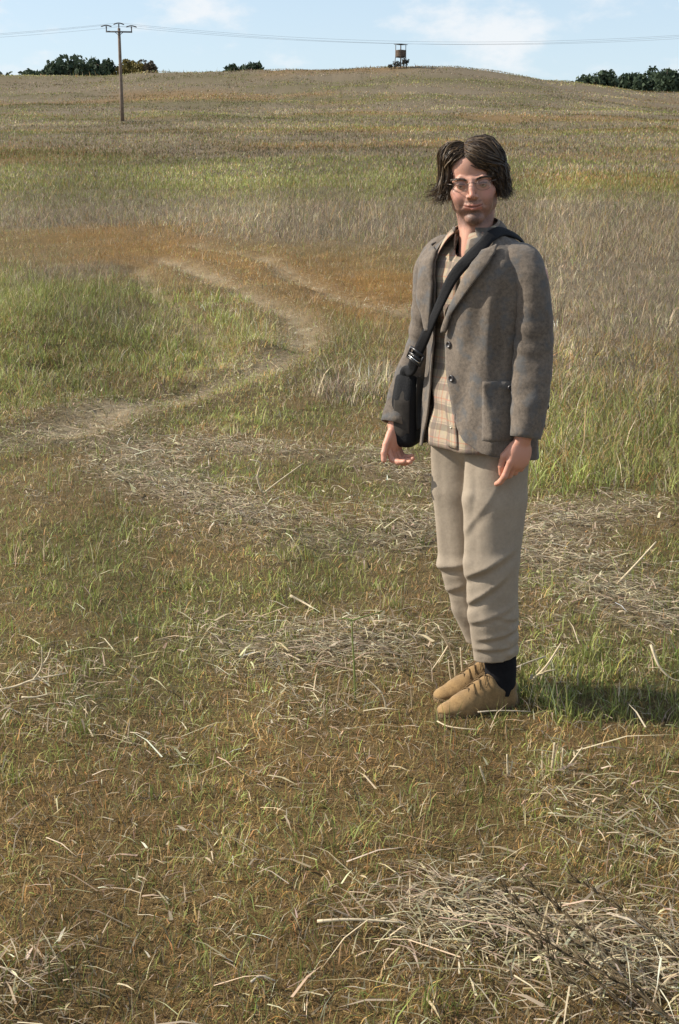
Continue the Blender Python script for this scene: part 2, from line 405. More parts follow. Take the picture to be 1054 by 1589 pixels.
# tufts of longer green blades in the mown mat
nt = 2600; tx, ty = sample(nt, 1.8, 11); b, s, g, r, t = zones(tx, ty)
kp = (rng.random(nt) < .25+.75*g) & (shoe_clear(tx, ty) > .09); tx, ty = tx[kp], ty[kp]
kk = 13; x = np.repeat(tx, kk)+rng.normal(0, .020, len(tx)*kk); y = np.repeat(ty, kk)+rng.normal(0, .020, len(tx)*kk)
hh = np.repeat(np.exp(rng.normal(np.log(.065), .35, len(tx))), kk)*rng.uniform(.5, 1.15, len(x))
c, k = pick(x, y, [.5*one(x), .4*one(x), .1*one(x), .0*one(x), .22*one(x)], ['green', 'bright', 'brown', 'rust', 'straw'], .2)
emit('grass_tufts', 'loose tufts of longer green grass scattered over the mown field', [blades(x, y, hh, .0026*np.exp(rng.normal(0, .25, len(x)))*(1+.1*np.maximum(y-3, 0)), rng.beta(1.5, 2.2, len(x))*.8, rng.random(len(x))*6.283, c)])
# fine moss-like brown fuzz that fills the mat near the camera
x, y = sample(190000, 1.7, 6.5, mar=1.2, pad=.4); b, s, g, r, t = zones(x, y); kp = shoe_clear(x, y) > .042; x, y, g, s = x[kp], y[kp], g[kp], s[kp]
c, k = pick(x, y, [.25+.5*g, 1.0*one(x), .4*one(x), .45*one(x), .12+.3*s], ['green', 'brown', 'rust', 'dark', 'grey'], .28)
emit('moss_fuzz', 'fine brown moss and dead leaf fuzz under the mown grass', [blades(x, y, np.exp(rng.normal(np.log(.017), .35, len(x))), .0030*np.exp(rng.normal(0, .3, len(x)))*(1+.1*np.maximum(y-3, 0)), np.clip(rng.beta(2.2, 1.2, len(x))*1.1, 0, 1.05), rng.random(len(x))*6.283, c, two=False)])['category'] = 'moss'
# leafy clumps on the bank by the track, in the tall green strip and beside the feet
cl_ = []
for n_, (x0, x1, y0, y1), hm_, pal in ((520, (-6.5, -1.3, 10.4, 19.5), .125, 0), (200, (1.05, 3.2, 7.0, 10.5), .15, 0), (150, (.62, 1.5, 3.75, 4.5), .075, 0), (300, (1.0, 5.5, 10, 18), .18, 1), (90, (-.2, .65, 10.2, 12), .15, 1)):
    tx = rng.uniform(x0, x1, n_); ty = rng.uniform(y0, y1, n_); kk = 16
    x = np.repeat(tx, kk)+rng.normal(0, .035*(hm_/.12), n_*kk); y = np.repeat(ty, kk)+rng.normal(0, .035*(hm_/.12), n_*kk)
    hh = np.repeat(hm_*np.exp(rng.normal(0, .35, n_)), kk)*rng.uniform(.45, 1.15, n_*kk)
    c, k = pick(x, y, [.5*one(x), .5*one(x), .1*one(x), .12*one(x)] if pal == 0 else [.12*one(x), .05*one(x), .9*one(x), .35*one(x)], ['green', 'bright', 'grey', 'straw'], .16)
    c = np.clip(c*np.repeat(np.exp(rng.normal(0, .25, n_)), kk)[:, None], .01, .8)
    cl_.append(blades(x, y, hh, .0030*np.exp(rng.normal(0, .3, n_*kk))*(1+.12*np.maximum(y-3, 0)), rng.beta(1.5, 2.0, n_*kk)*.85, rng.random(n_*kk)*6.283, c))
emit('weed_clumps', 'leafy weed clumps on the bank by the track and at the field edge', cl_)['category'] = 'weeds'
# middle distance
x, y = sample(240000, 13.5, 50, pad=1.0)
b, s, g, r, t = zones(x, y)
keep = (rng.random(len(x)) > b*.8)
x, y, b, s, g, r, t = [q[keep] for q in (x, y, b, s, g, r, t)]
mott = fbm(x*1.4, y*1.4, 3)
hlw = sstep(29, 42, y)
mxw = lambda a_, b_: a_*(1-hlw)+b_*hlw
c, k = pick(x, y, [mxw(.12+.9*g*(1-.6*t)+.25*sstep(.5, .62, mott), .50+1.3*g), mxw(.05+.7*g**2*(1-.7*t), .05+.35*g**2), mxw(.3*(1-g*.6), .26), mxw(.08+1.6*r*(1-.6*t), .06+.9*r), mxw(.08+.5*s+.10*t, .08), mxw(.22+1.9*t, 1.0-.5*g-.4*r), mxw(.15+.1*t, .2)], ['green', 'bright', 'brown', 'rust', 'straw', 'grey', 'dark'], .2)
h = np.exp(rng.normal(np.log(.08), .4, len(x)))*(1+1.0*g)*(1-.35*s)
hb = .085+.13*sstep(24, 28, y+np.clip(x, -7, 4)*.5)*(1-.75*sstep(31, 40, y))
h = np.where((t > .3) & (rng.random(len(x)) < .8), h*.5+t*hb*np.exp(rng.normal(0, .38, len(x))), h)
lean = np.clip(rng.beta(1.9, 2.0, len(x)), 0, 1); lean = np.where(h > .25, lean*.9, lean)
w = .0034*np.exp(rng.normal(0, .25, len(x)))*(y/13)**.9
emit('tall_dry_grass', 'tall grey dry grass with rust and green patches beside the track', blade_sets(.14, x, y, h, w, lean, rng.random(len(x))*6.283, c))
# the hill
x, y = sample(330000, 46, 232, mar=1.25, pad=2.0)
b, s, g, r, t = zones(x, y)
mott = fbm(x*.3, y*.5, 3)
c, k = pick(x, y, [.50+1.3*g, .05+.35*g**2, .26*one(x), .06+.9*r, .08*one(x), 1.0-.5*g-.4*r, .12+.25*sstep(.5, .62, mott)], ['green', 'bright', 'brown', 'rust', 'straw', 'grey', 'dark'], .08)
h = np.exp(rng.normal(np.log(.15), .35, len(x)))
lean = np.clip(rng.beta(1.6, 2.0, len(x)), 0, 1)*.95
w = .0085*np.exp(rng.normal(0, .25, len(x)))*(y/13)**.95
ws = (rng.random(len(x)) < .10*sstep(.5, .62, fbm(x*.22+3, y*.02, 3)))*sstep(200, 212, y); h = h*(1+3.2*ws*rng.random(len(x)))
emit('hill_grass', 'pale dry grass covering the hill up to its crest', [blades(x, y, h, w, lean, rng.random(len(x))*6.283, c, two=False)])
# straw litter
x, y = sample(520000, 1.7, 24, pad=.5)
b, s, g, r, t = zones(x, y)
keep = rng.random(len(x)) < (.012+.62*s**1.2)*(1-.7*g)*(1-.55*t)
keep &= shoe_clear(x, y) > .06
x, y, s = x[keep], y[keep], s[keep]; n = len(x)
c = PAL['straw']*np.exp(rng.normal(0, .3, (n, 1)))*np.where(rng.random((n, 1)) < .55, .52, 1)*np.exp(rng.normal(0, .06, (n, 3)))
L_ = np.exp(rng.normal(np.log(.052), .62, n)); az = rng.random(n)*6.283
flat_az = np.where(rng.random(n) < .35, rng.normal(-.5, .5, n)+np.pi*(rng.random(n) < .5), az)
lean = np.clip(rng.normal(.97, .07, n), .3, 1.04)
z = terrain(x, y)+.008+rng.random(n)*.035*(1+s)
wd = .0028*np.exp(rng.normal(0, .48, n))*(1+.10*np.maximum(y-3, 0))
sx = blades(x, y, L_, wd, lean, flat_az, np.clip(c, .02, .8), z=z, bend=.12, roll=rng.normal(0, .25, n))
emit('straw_litter', 'pale broken straw strewn in bands over the mown grass', [sx])['category'] = 'straw'
# ---------------------------------------------------------------- power line
WOODP = plain('weathered_pole_wood', (.20, .155, .12), .9, .3, 3, .4, .1)
IRON = plain('grey_iron', (.11, .11, .105), .6, .2, 8, 0, .4)
PORC = plain('brown_porcelain', (.10, .085, .075), .35, .2, 10, 0, .5)
def power_pole(x, y, label):
    z0 = float(terrain(np.array([x]), np.array([y]))[0])-.3
    z0 = z0 if x == -19.05 else 8.53-.3-.05
    o = empty('power_pole', (x, y, z0), R(8)); tag(o, label, 'utility pole')
    v, fs = tube([(0, 0, 0), (0, 0, 3), (0, 0, 6), (0, 0, 8.05)], [.17, .155, .135, .12], 12); np_mesh('pole', v, fs, WOODP, o)
    v, fs = merge([box_arr((0, -.13, 7.75), (2.25, .09, .12)), tube([(-.35, -.13, 7.72), (0, -.13, 7.45), (.35, -.13, 7.72)], .03, 6)]); np_mesh('crossarm', v, fs, IRON, o, smooth=False)
    for xx in (-1.07, 0, 1.07):
        zb = 7.80 if xx else 8.0
        v, fs = tube([(xx, -.13, zb-.05), (xx, -.13, zb+.18), (xx, -.13, zb+.38)], [.045, .05, .07], 10); ins = np_mesh('insulator', v, fs, PORC, o)
        v, fs = tube(smoothpath([(xx-.46, -.13, zb+.34), (xx-.2, -.13, zb+.43), (xx, -.13, zb+.46), (xx+.2, -.13, zb+.43), (xx+.46, -.13, zb+.34)], 13), [.03]+[.05]*11+[.03], 8); np_mesh('bird_guard', v, fs, IRON, ins)
    return o, z0
PX, PY = -19.05, 118.0
po, pz0 = power_pole(PX, PY, 'lone wooden power pole with three insulators on the grassy slope')
po2, pz2 = power_pole(42.3, 118.0, 'wooden power pole at the far end of the sagging wire span')
po3, pz3 = power_pole(-80.0, 118.0, 'wooden power pole on the slope where the rising wires end')
WIRE = plain('aluminium_wire', (.16, .165, .17), .5, .1, 1, 0, .5)
for nm, xx in (('outer', -1.07), ('middle', 0), ('inner', 1.07)):
    def tip(p, z): 
        c_, s_ = math.cos(R(8)), math.sin(R(8)); return np.array([p[0]+xx*c_+.13*s_, p[1]+xx*s_-.13*c_, z+8.28 if xx else z+8.48])
    for (A, za), (B_, zb), sag, lab in (((( PX, PY), pz0), ((42.3, 118.0), pz2), 1.6, 'thin grey power wire sagging across the sky over the hunting stand'), (((PX, PY), pz0), ((-80.0, 118.0), pz3), 1.6, 'thin grey power wire running away past the hedge trees')):
        a, b = tip(A, za), tip(B_, zb); t = np.linspace(0, 1, 60)[:, None]; P = a*(1-t)+b*t; P[:, 2] -= (4*sag*t*(1-t))[:, 0]
        v, fs = tube(P, .007, 4); tag(np_mesh('power_wire', v, fs, WIRE), lab, 'wire', 'wires of the power line')
# ---------------------------------------------------------------- hunting stand on the crest
SX, SY = 9.63, 214.0
SZ = float(terrain(np.array([SX]), np.array([SY]))[0])
HS = empty('hunting_stand', (SX, SY, SZ-.1), R(40)); tag(HS, 'small raised wooden hunting stand with open sides on the hilltop', 'hunting stand')
OLDW = plain('grey_boards', (.115, .086, .066), .9, .35, 6, .3, .1); DARKW = plain('dark_boards', (.06, .05, .042), .9, .3, 6, .3, .1); FELT = plain('roof_felt', (.07, .075, .07), .9, .2, 5, 0, .1)
hw_, hb_ = .56, .74
for sx in (-1, 1):
    for sy in (-1, 1):
        v, fs = tube([(sx*hb_, sy*hb_, -.2), (sx*hw_, sy*hw_, 1.9), (sx*hw_, sy*hw_, 3.55)], .055, 6); np_mesh('post', v, fs, OLDW, HS)
v, fs = box_arr((0, 0, 1.72), (1.22, 1.22, .08)); np_mesh('floor', v, fs, DARKW, HS, smooth=False)
for sx, sy, mt in ((0, -1, OLDW), (1, 0, DARKW), (-1, 0, OLDW), (0, 1, DARKW)):
    for i in range(6):
        zc2 = 1.88+i*.165; v, fs = box_arr((sx*.60, sy*.60, zc2), (1.20 if sy else .03, 1.20 if sx else .03, .150)); np_mesh('board', v, fs, mt, HS, smooth=False)
v, fs = box_arr((0, 0, 3.62), (1.55, 1.55, .07), np.array(Matrix.Rotation(R(3), 3, 'X'))); np_mesh('roof', v, fs, FELT, HS, smooth=False)
for k in range(2):
    v, fs = tube([(-.25+.5*k, -1.25, -.1), (-.25+.5*k, -.62, 1.8)], .035, 6); ld = np_mesh('ladder_rail', v, fs, OLDW, HS)
for k in range(6):
    z = .1+k*.29; v, fs = tube([(-.28, -1.2+.33*z, z), (.28, -1.2+.33*z, z)], .025, 5); np_mesh('rung', v, fs, OLDW, HS)
for a, b in (((-.74, -.74, .1), (.56, -.56, 1.7)), ((.74, -.74, .1), (.56, .56, 1.7))):
    v, fs = tube([a, b], .035, 6); np_mesh('brace', v, fs, OLDW, HS)
# ---------------------------------------------------------------- trees and shrubs
def leafmat(name, c1, c2):
    m = Mat(name); at2 = m.new('ShaderNodeAttribute', attribute_name='col'); m.color(at2.outputs['Color']); m.set(Roughness=.7); m.p.inputs['Specular IOR Level'].default_value = .2
    t_ = m.new('ShaderNodeBsdfTranslucent'); m.link(at2.outputs['Color'], t_.inputs[0]); x_ = m.new('ShaderNodeMixShader'); x_.inputs[0].default_value = .2
    m.link(m.p.outputs[0], x_.inputs[1]); m.link(t_.outputs[0], x_.inputs[2]); m.link(x_.outputs[0], m.out.inputs[0]); return m.m
LEAVES = leafmat('tree_leaves', 0, 0)
BARK = plain('bark', (.10, .08, .06), .95, .3, 8, .4, .05)
tr_rng = np.random.default_rng(5)
def crown_mesh(rx, rz, zc, n, size, cols, lumps=9, flat=.55):
    q = tr_rng; L = []
    for i in range(lumps):
        a = q.random()*6.283; rr = q.random()**.5*.62; L.append((rx*rr*math.cos(a), rx*rr*math.sin(a), zc+rz*q.uniform(-.45, .55)*(1-rr*.5), q.uniform(.34, .52)))
    L.append((0, 0, zc, .62)); L = np.array(L)
    k = q.integers(0, len(L), n); d = q.normal(0, 1, (n, 3)); d /= np.linalg.norm(d, axis=1, keepdims=True); r = q.random(n)**.35
    C = L[k, :3]+d*(r*L[k, 3])[:, None]*np.array([rx, rx, rz])
    u = q.normal(0, 1, (n, 3)); u /= np.linalg.norm(u, axis=1, keepdims=True); w = np.cross(u, q.normal(0, 1, (n, 3))); w /= np.linalg.norm(w, axis=1, keepdims=True)
    s_ = (size*np.exp(q.normal(0, .3, n)))[:, None]
    V = np.stack([C-u*s_, C+w*s_*.6, C+u*s_, C-w*s_*.6], 1).reshape(-1, 3)
    ci = q.random(n); cc = np.array(cols[0])*(1-ci[:, None])+np.array(cols[1])*ci[:, None]
    return V, np.arange(4*n).reshape(-1, 4), np.repeat(cc, 4, 0)
DKG = ((.036, .056, .036), (.078, .108, .058)); YEL = ((.11, .095, .028), (.19, .15, .045)); GRB = ((.07, .06, .04), (.13, .105, .07)); FARG = ((.035, .05, .035), (.06, .08, .05))  # DKG is lightened and blued: distance haze put into the leaf colour
def tree(x, y, h, r, cols, label, group=None, name='tree', n=900, size=.42, cat='tree', crown0=.12):
    z = float(terrain(np.array([x]), np.array([y]))[0])
    o = empty(name, (x, y, z)); tag(o, label, cat, group)
    zc = h*(1+crown0)/2; rz = h*(1-crown0)/2
    v, fs = tube([(0, 0, -.3), (.05, 0, h*.3), (.1, .05, h*.6), (.05, 0, h*.85)], [h*.028, h*.022, h*.014, h*.005], 8); br = [(v, fs)]
    for i in range(6):
        a = tr_rng.random()*6.28; z1 = h*tr_rng.uniform(.25, .6); br.append(tube([(0, 0, z1), (r*.35*math.cos(a), r*.35*math.sin(a), z1+h*.12), (r*.75*math.cos(a), r*.75*math.sin(a), z1+h*.2)], [h*.012, h*.008, h*.003], 5))
    v, fs = merge(br); np_mesh('trunk', v, fs, BARK, o)
    V, F, C = crown_mesh(r, rz, zc, n, size, cols); np_mesh('crown', V, F, LEAVES, o, smooth=False, colors=C)
    return o
def px_at(px, Y): return (px-527)/2000*(Y*.972-.1)      # plan x of a bearing, used only to lay the tree row out along the crest
Yt = 285.
def ht(px, py, Y):  # height above ground that reaches a given elevation
    return None
G1 = 'trees of the dark copse behind the crest'
for px, top, r, Y in ((66, 2.0, 3.2, 280), (84, 3.0, 3.0, 290), (101, 4.0, 3.4, 284), (120, 4.9, 3.6, 290), (139, 4.4, 3.2, 283), (155, 4.5, 3.0, 288), (174, 4.4, 3.2, 284), (76, 2.4, 2.8, 296), (112, 4.2, 3.2, 298), (148, 3.6, 2.6, 296)):
    xx = px_at(px, Y); zl = float(terrain(np.array([xx]), np.array([Y]))[0]); cz = (float(terrain(np.array([px_at(px, 218)]), np.array([218.]))[0])-1.6)/218*Y+1.6
    tree(xx, Y, cz-zl+top, r, DKG, 'dark green round-topped tree in the copse beside the power pole', G1)
G2 = 'yellowing trees at the end of the copse'
for px, top, r, Y in ((198, 3.1, 2.2, 282), (209, 3.7, 2.4, 286), (221, 2.9, 2.1, 283), (233, 3.3, 2.3, 286), (243, 2.8, 1.9, 282)):
    xx = px_at(px, Y); zl = float(terrain(np.array([xx]), np.array([Y]))[0]); cz = (float(terrain(np.array([px_at(px, 218)]), np.array([218.]))[0])-1.6)/218*Y+1.6
    tree(xx, Y, cz-zl+top, r, YEL if px in (198, 209, 221) else GRB, 'small yellowing tree at the end of the dark copse' if px in (198, 209, 221) else 'small brownish tree closing the row after the yellow ones', G2 if px in (198, 209, 221) else 'brownish trees at the end of the row', size=.36)
for px, top, r, Y, lab in ((327, .9, 1.7, 284, 'low dark shrub standing alone on the skyline'), (363, 2.2, 2.4, 286, 'dark bushy tree, smallest of the skyline trio'), (384, 2.7, 2.3, 284, 'tallest dark tree in the middle of the skyline trio'), (402, 2.3, 2.2, 287, 'dark tree closing the skyline trio towards the hunting stand')):
    xx = px_at(px, Y); zl = float(terrain(np.array([xx]), np.array([Y]))[0]); cz = (float(terrain(np.array([px_at(px, 218)]), np.array([218.]))[0])-1.6)/218*Y+1.6
    tree(xx, Y, cz-zl+top, r, DKG, lab, None, 'shrub' if px == 327 else 'tree')
for px, top, r in ((4, 1.8, 3.2), (15, 2.0, 3.0), (27, 1.6, 2.6), (38, 1.5, 2.4)):
    Y = 330; xx = px_at(px, Y); zl = float(terrain(np.array([xx]), np.array([Y]))[0]); cz = (float(terrain(np.array([px_at(px, 218)]), np.array([218.]))[0])-1.6)/218*Y+1.6
    tree(xx, Y, cz-zl+top, r, FARG, 'distant grey-green tree in the low row beyond the copse', 'distant low trees')
for i in range(17):
    px = 898+i*11.5+tr_rng.normal(0, 2); Y = 275+tr_rng.uniform(0, 26); xx = px_at(px, Y); zl = float(terrain(np.array([xx]), np.array([Y]))[0]); cz = (float(terrain(np.array([px_at(px, 218)]), np.array([218.]))[0])-1.6)/218*Y+1.6
    topy = np.interp(px, [890, 905, 925, 960, 1000, 1030, 1054, 1100], [122, 113, 109, 107, 104, 101, 106, 104]); cy_ = np.interp(px, [880, 900, 1054, 1100], [123, 126, 143, 148])
    tree(xx, Y, cz-zl+(cy_-topy)/2000*Y*.97+.9+tr_rng.normal(0, .3), 3.3, DKG, 'dark green tree in the dense wood beyond the falling slope', 'trees of the dense dark wood', n=1000)
# brush round the stand's feet
for i, (dx, dy, h) in enumerate(((-.9, -.5, 1.6), (-.35, -.9, 1.3), (.4, -.6, 1.8), (.95, -.2, 1.5), (-1.7, .3, .9))):
    tree(SX+dx, SY+dy, h, .5, ((.04, .04, .03), (.085, .075, .055)), 'dark scrubby bush around the feet of the hunting stand', 'scrub round the hunting stand', 'bush', 160, .10, 'bush', .05)
# ---------------------------------------------------------------- single stalks one can pick out
STRAWM = plain('dry_stalk', (.56, .46, .30), .7, .25, 30, .2, .25); GREENM = plain('green_stalk', (.20, .23, .07), .6, .25, 20, .2, .25); GREYM = plain('grey_stalk', (.42, .36, .27), .8, .25, 30, .2, .15); DARKM = plain('brown_plume', (.115, .085, .048), .8, .3, 60, .2, .15)
def gz(x, y): return float(terrain(np.array([x]), np.array([y]))[0])
def stalk(name, label, cat, base, segs, mat, r=.003, group=None):
    """segs: list of polylines relative to base; the first is the main stem"""
    o = empty(name, (base[0], base[1], gz(*base))); tag(o, label, cat, group)
    for i, s_ in enumerate(segs):
        P = smoothpath(s_, 10); rr = r*(1 if i == 0 else .75)
        v, fs = tube(P, np.linspace(rr, rr*.55, 10), 6); np_mesh('stem' if i == 0 else 'side_shoot', v, fs, mat, o)
    return o
stalk('weed_stem', 'upright green stem topped by a bent dry tip in front of the shoes', 'weed', (.052, 3.97), [[(0, 0, -.01), (-.004, 0, .12), (-.010, 0, .22), (-.012, 0, .285)], [(-.012, 0, .285), (-.035, .005, .290), (-.055, .005, .287)], [(-.012, 0, .284), (.03, .01, .295), (.09, .05, .300)]], GREENM, .0042)
stalk('dry_branch', 'pale forked dry branch lying on the brown grass', 'dry branch', (-1.13, 3.99), [[(0, 0, .02), (.06, .01, .03), (.12, .02, .05), (.22, .05, .06)], [(.115, .02, .045), (.145, .03, .09), (.15, .03, .16)], [(.145, .03, .09), (.165, .04, .12), (.175, .05, .15)]], STRAWM, .0045)
stalk('dry_branch', 'short pale stick lying beside the forked branch', 'dry branch', (-1.03, 3.92), [[(0, 0, .03), (.04, .0, .03), (.09, .02, .035)]], STRAWM, .004)
stalk('dry_branch', 'thin kinked twig standing against the forked branch', 'dry branch', (-1.12, 4.06), [[(0, 0, .02), (.03, 0, .06), (.055, .0, .09)], [(.055, 0, .09), (.06, 0, .06), (.062, 0, .04)]], STRAWM, .003)
stalk('dry_stalk', 'tall forked dry stalk standing against the toe of the far shoe', 'stalk', (.400, 4.16), [[(0, 0, 0), (-.010, 0, .08), (-.035, 0, .14), (-.065, 0, .20)], [(-.03, 0, .13), (-.05, -.01, .10), (-.085, -.02, .05)]], STRAWM, .0045)
stalk('dry_stalk', 'thick pale stub between the forked stalk and the shoe', 'stalk', (.425, 4.14), [[(0, 0, 0), (-.008, 0, .06), (-.015, 0, .13)]], STRAWM, .005)
stalk('dry_stalk', 'short leaning stub at the foot of the forked stalk', 'stalk', (.385, 4.13), [[(0, 0, 0), (-.010, 0, .045), (-.016, 0, .09)]], STRAWM, .0045)
stalk('dry_stalk', 'thin stalk bent like a knee near the green stem', 'stalk', (.150, 3.88), [[(0, 0, .0), (-.004, 0, .035), (-.014, 0, .065)], [(-.014, 0, .065), (-.035, .01, .085), (-.06, .02, .105)]], STRAWM, .004)
stalk('dry_stalk', 'slack curved straw lying in front of the near shoe', 'stalk', (.305, 3.74), [[(0, .02, .022), (.03, -.01, .018), (.08, -.03, .018), (.14, -.03, .014)]], STRAWM, .0026)
stalk('dry_stalk', 'straight straw lying beneath the heel of the near shoe', 'stalk', (.44, 3.84), [[(0, 0, .02), (.07, .0, .025), (.17, .005, .02)]], GREYM, .0028)
stalk('dry_stalk', 'stout forked stalk leaning away behind the heels', 'stalk', (.655, 4.14), [[(0, 0, .01), (.05, .01, .06), (.10, .02, .14)], [(.02, 0, .03), (.05, 0, .045), (.08, 0, .05)]], STRAWM, .0050)
stalk('dry_stalk', 'pale stick lying flat just behind the black sock', 'stalk', (.60, 4.20), [[(0, 0, .03), (.05, .02, .045), (.12, .06, .055)]], GREYM, .0045)
stalk('dry_stalk', 'long straight cane leaning out of the grass behind the man', 'stalk', (1.18, 5.25), [[(0, 0, .02), (.06, 0, .09), (.16, .02, .20)]], STRAWM, .006)
stalk('dry_stalk', 'curved bone-pale stalk on the dark grass patch', 'stalk', (1.10, 4.14), [[(-.03, .06, .12), (-.01, .02, .06), (.03, 0, .02), (.07, .0, .01)]], STRAWM, .0050)
for i, (bx, by, dx, dz, lab) in enumerate(((.585, 3.44, -.002, .062, 'shortest'), (.615, 3.45, .004, .085, 'thickest'), (.640, 3.44, .002, .070, 'slim'), (.655, 3.45, .045, .070, 'slanting'))):
    stalk('straw_stub', {'shortest': 'short thin straw stub, lowest of the cut row', 'thickest': 'thick upright straw stub, tallest of the cut row', 'slim': 'slim upright straw stub beside the tallest of the cut row', 'slanting': 'slanting straw stub at the end of the cut row'}[lab], 'straw stub', (bx, by), [[(0, 0, 0), (dx*.5, 0, dz*.5), (dx, 0, dz)]], STRAWM, .0048 if lab == 'thickest' else .0036, 'row of cut straw stubs')
stalk('straw_stub', 'forked straw stub standing apart from the cut row', 'straw stub', (.482, 3.40), [[(0, 0, 0), (-.003, 0, .03), (-.006, 0, .07)], [(0, 0, .01), (.008, 0, .03), (.010, 0, .05)]], STRAWM, .0042)
stalk('straw_stub', 'tilted pale straw stub before the forked one', 'straw stub', (.415, 3.36), [[(0, 0, 0), (-.012, 0, .03), (-.020, 0, .055)]], STRAWM, .0042)
stalk('dry_stalk', 'long pale reed lying flat beside the plumed straw heap', 'stalk', (-.05, 2.60), [[(0, 0, .03), (.08, .0, .035), (.20, -.005, .03)]], STRAWM, .0042)
stalk('dry_stalk', 'small broken grey husk lying alone in brown grass', 'stalk', (-.185, 2.39), [[(0, 0, .02), (.02, .012, .026), (.05, .008, .018)]], GREYM, .0032)
stalk('dry_stalk', 'arched pale straw on the middle straw band', 'stalk', (-.42, 6.9), [[(0, 0, .02), (-.03, 0, .12), (-.01, 0, .20), (-.07, 0, .22)], [(0, 0, .03), (.10, .05, .10), (.22, .1, .18)]], STRAWM, .006)
stalk('dry_stalk', 'broken cane end among the straw behind the green stem', 'stalk', (-.20, 5.0), [[(0, 0, .05), (.05, -.02, .03), (.10, -.08, .02)]], STRAWM, .006)
# dark feathery plumes leaning over the foreground straw heap
pr = np.random.default_rng(21)
for i, (bx, by, L, labl) in enumerate(((.70, 2.22, .50, 'longest dark feathery grass plume leaning over the straw heap'), (.66, 2.30, .40, 'dark feathery plume right beside the longest one'), (.62, 2.24, .36, 'brown plume crossing the middle of the straw heap'), (.80, 2.36, .42, 'dark plume rising from the far side of the straw heap'), (.56, 2.16, .30, 'shortest brown plume lying low in the straw heap'), (.74, 2.16, .34, 'drooping brown plume bent over the edge of the straw heap'))):
    o = empty('grass_plume', (bx, by, gz(bx, by))); tag(o, labl, 'grass plume', 'dark plumes over the straw heap')
    d = np.array([-.72+pr.normal(0, .08), .45+pr.normal(0, .1), .42+pr.normal(0, .05)]); d /= np.linalg.norm(d)
    st_ = smoothpath([(0, 0, 0), d*L*.4+np.array([0, 0, .02]), d*L*.75+np.array([0, 0, .01]), d*L], 14)
    v, fs = tube(st_, np.linspace(.0026, .001, 14), 5); np_mesh('stem', v, fs, DARKM, o)
    br = []
    for k in range(46):
        t_ = pr.uniform(.28, 1); p = st_[int(t_*13)]; dd = d*.8+pr.normal(0, .30, 3); dd /= np.linalg.norm(dd); br.append(tube([p, p+dd*pr.uniform(.02, .05)], [.0016, .0008], 3))
    v, fs = merge(br); tag(np_mesh('seed_head', v, fs, DARKM, o), kind='stuff')
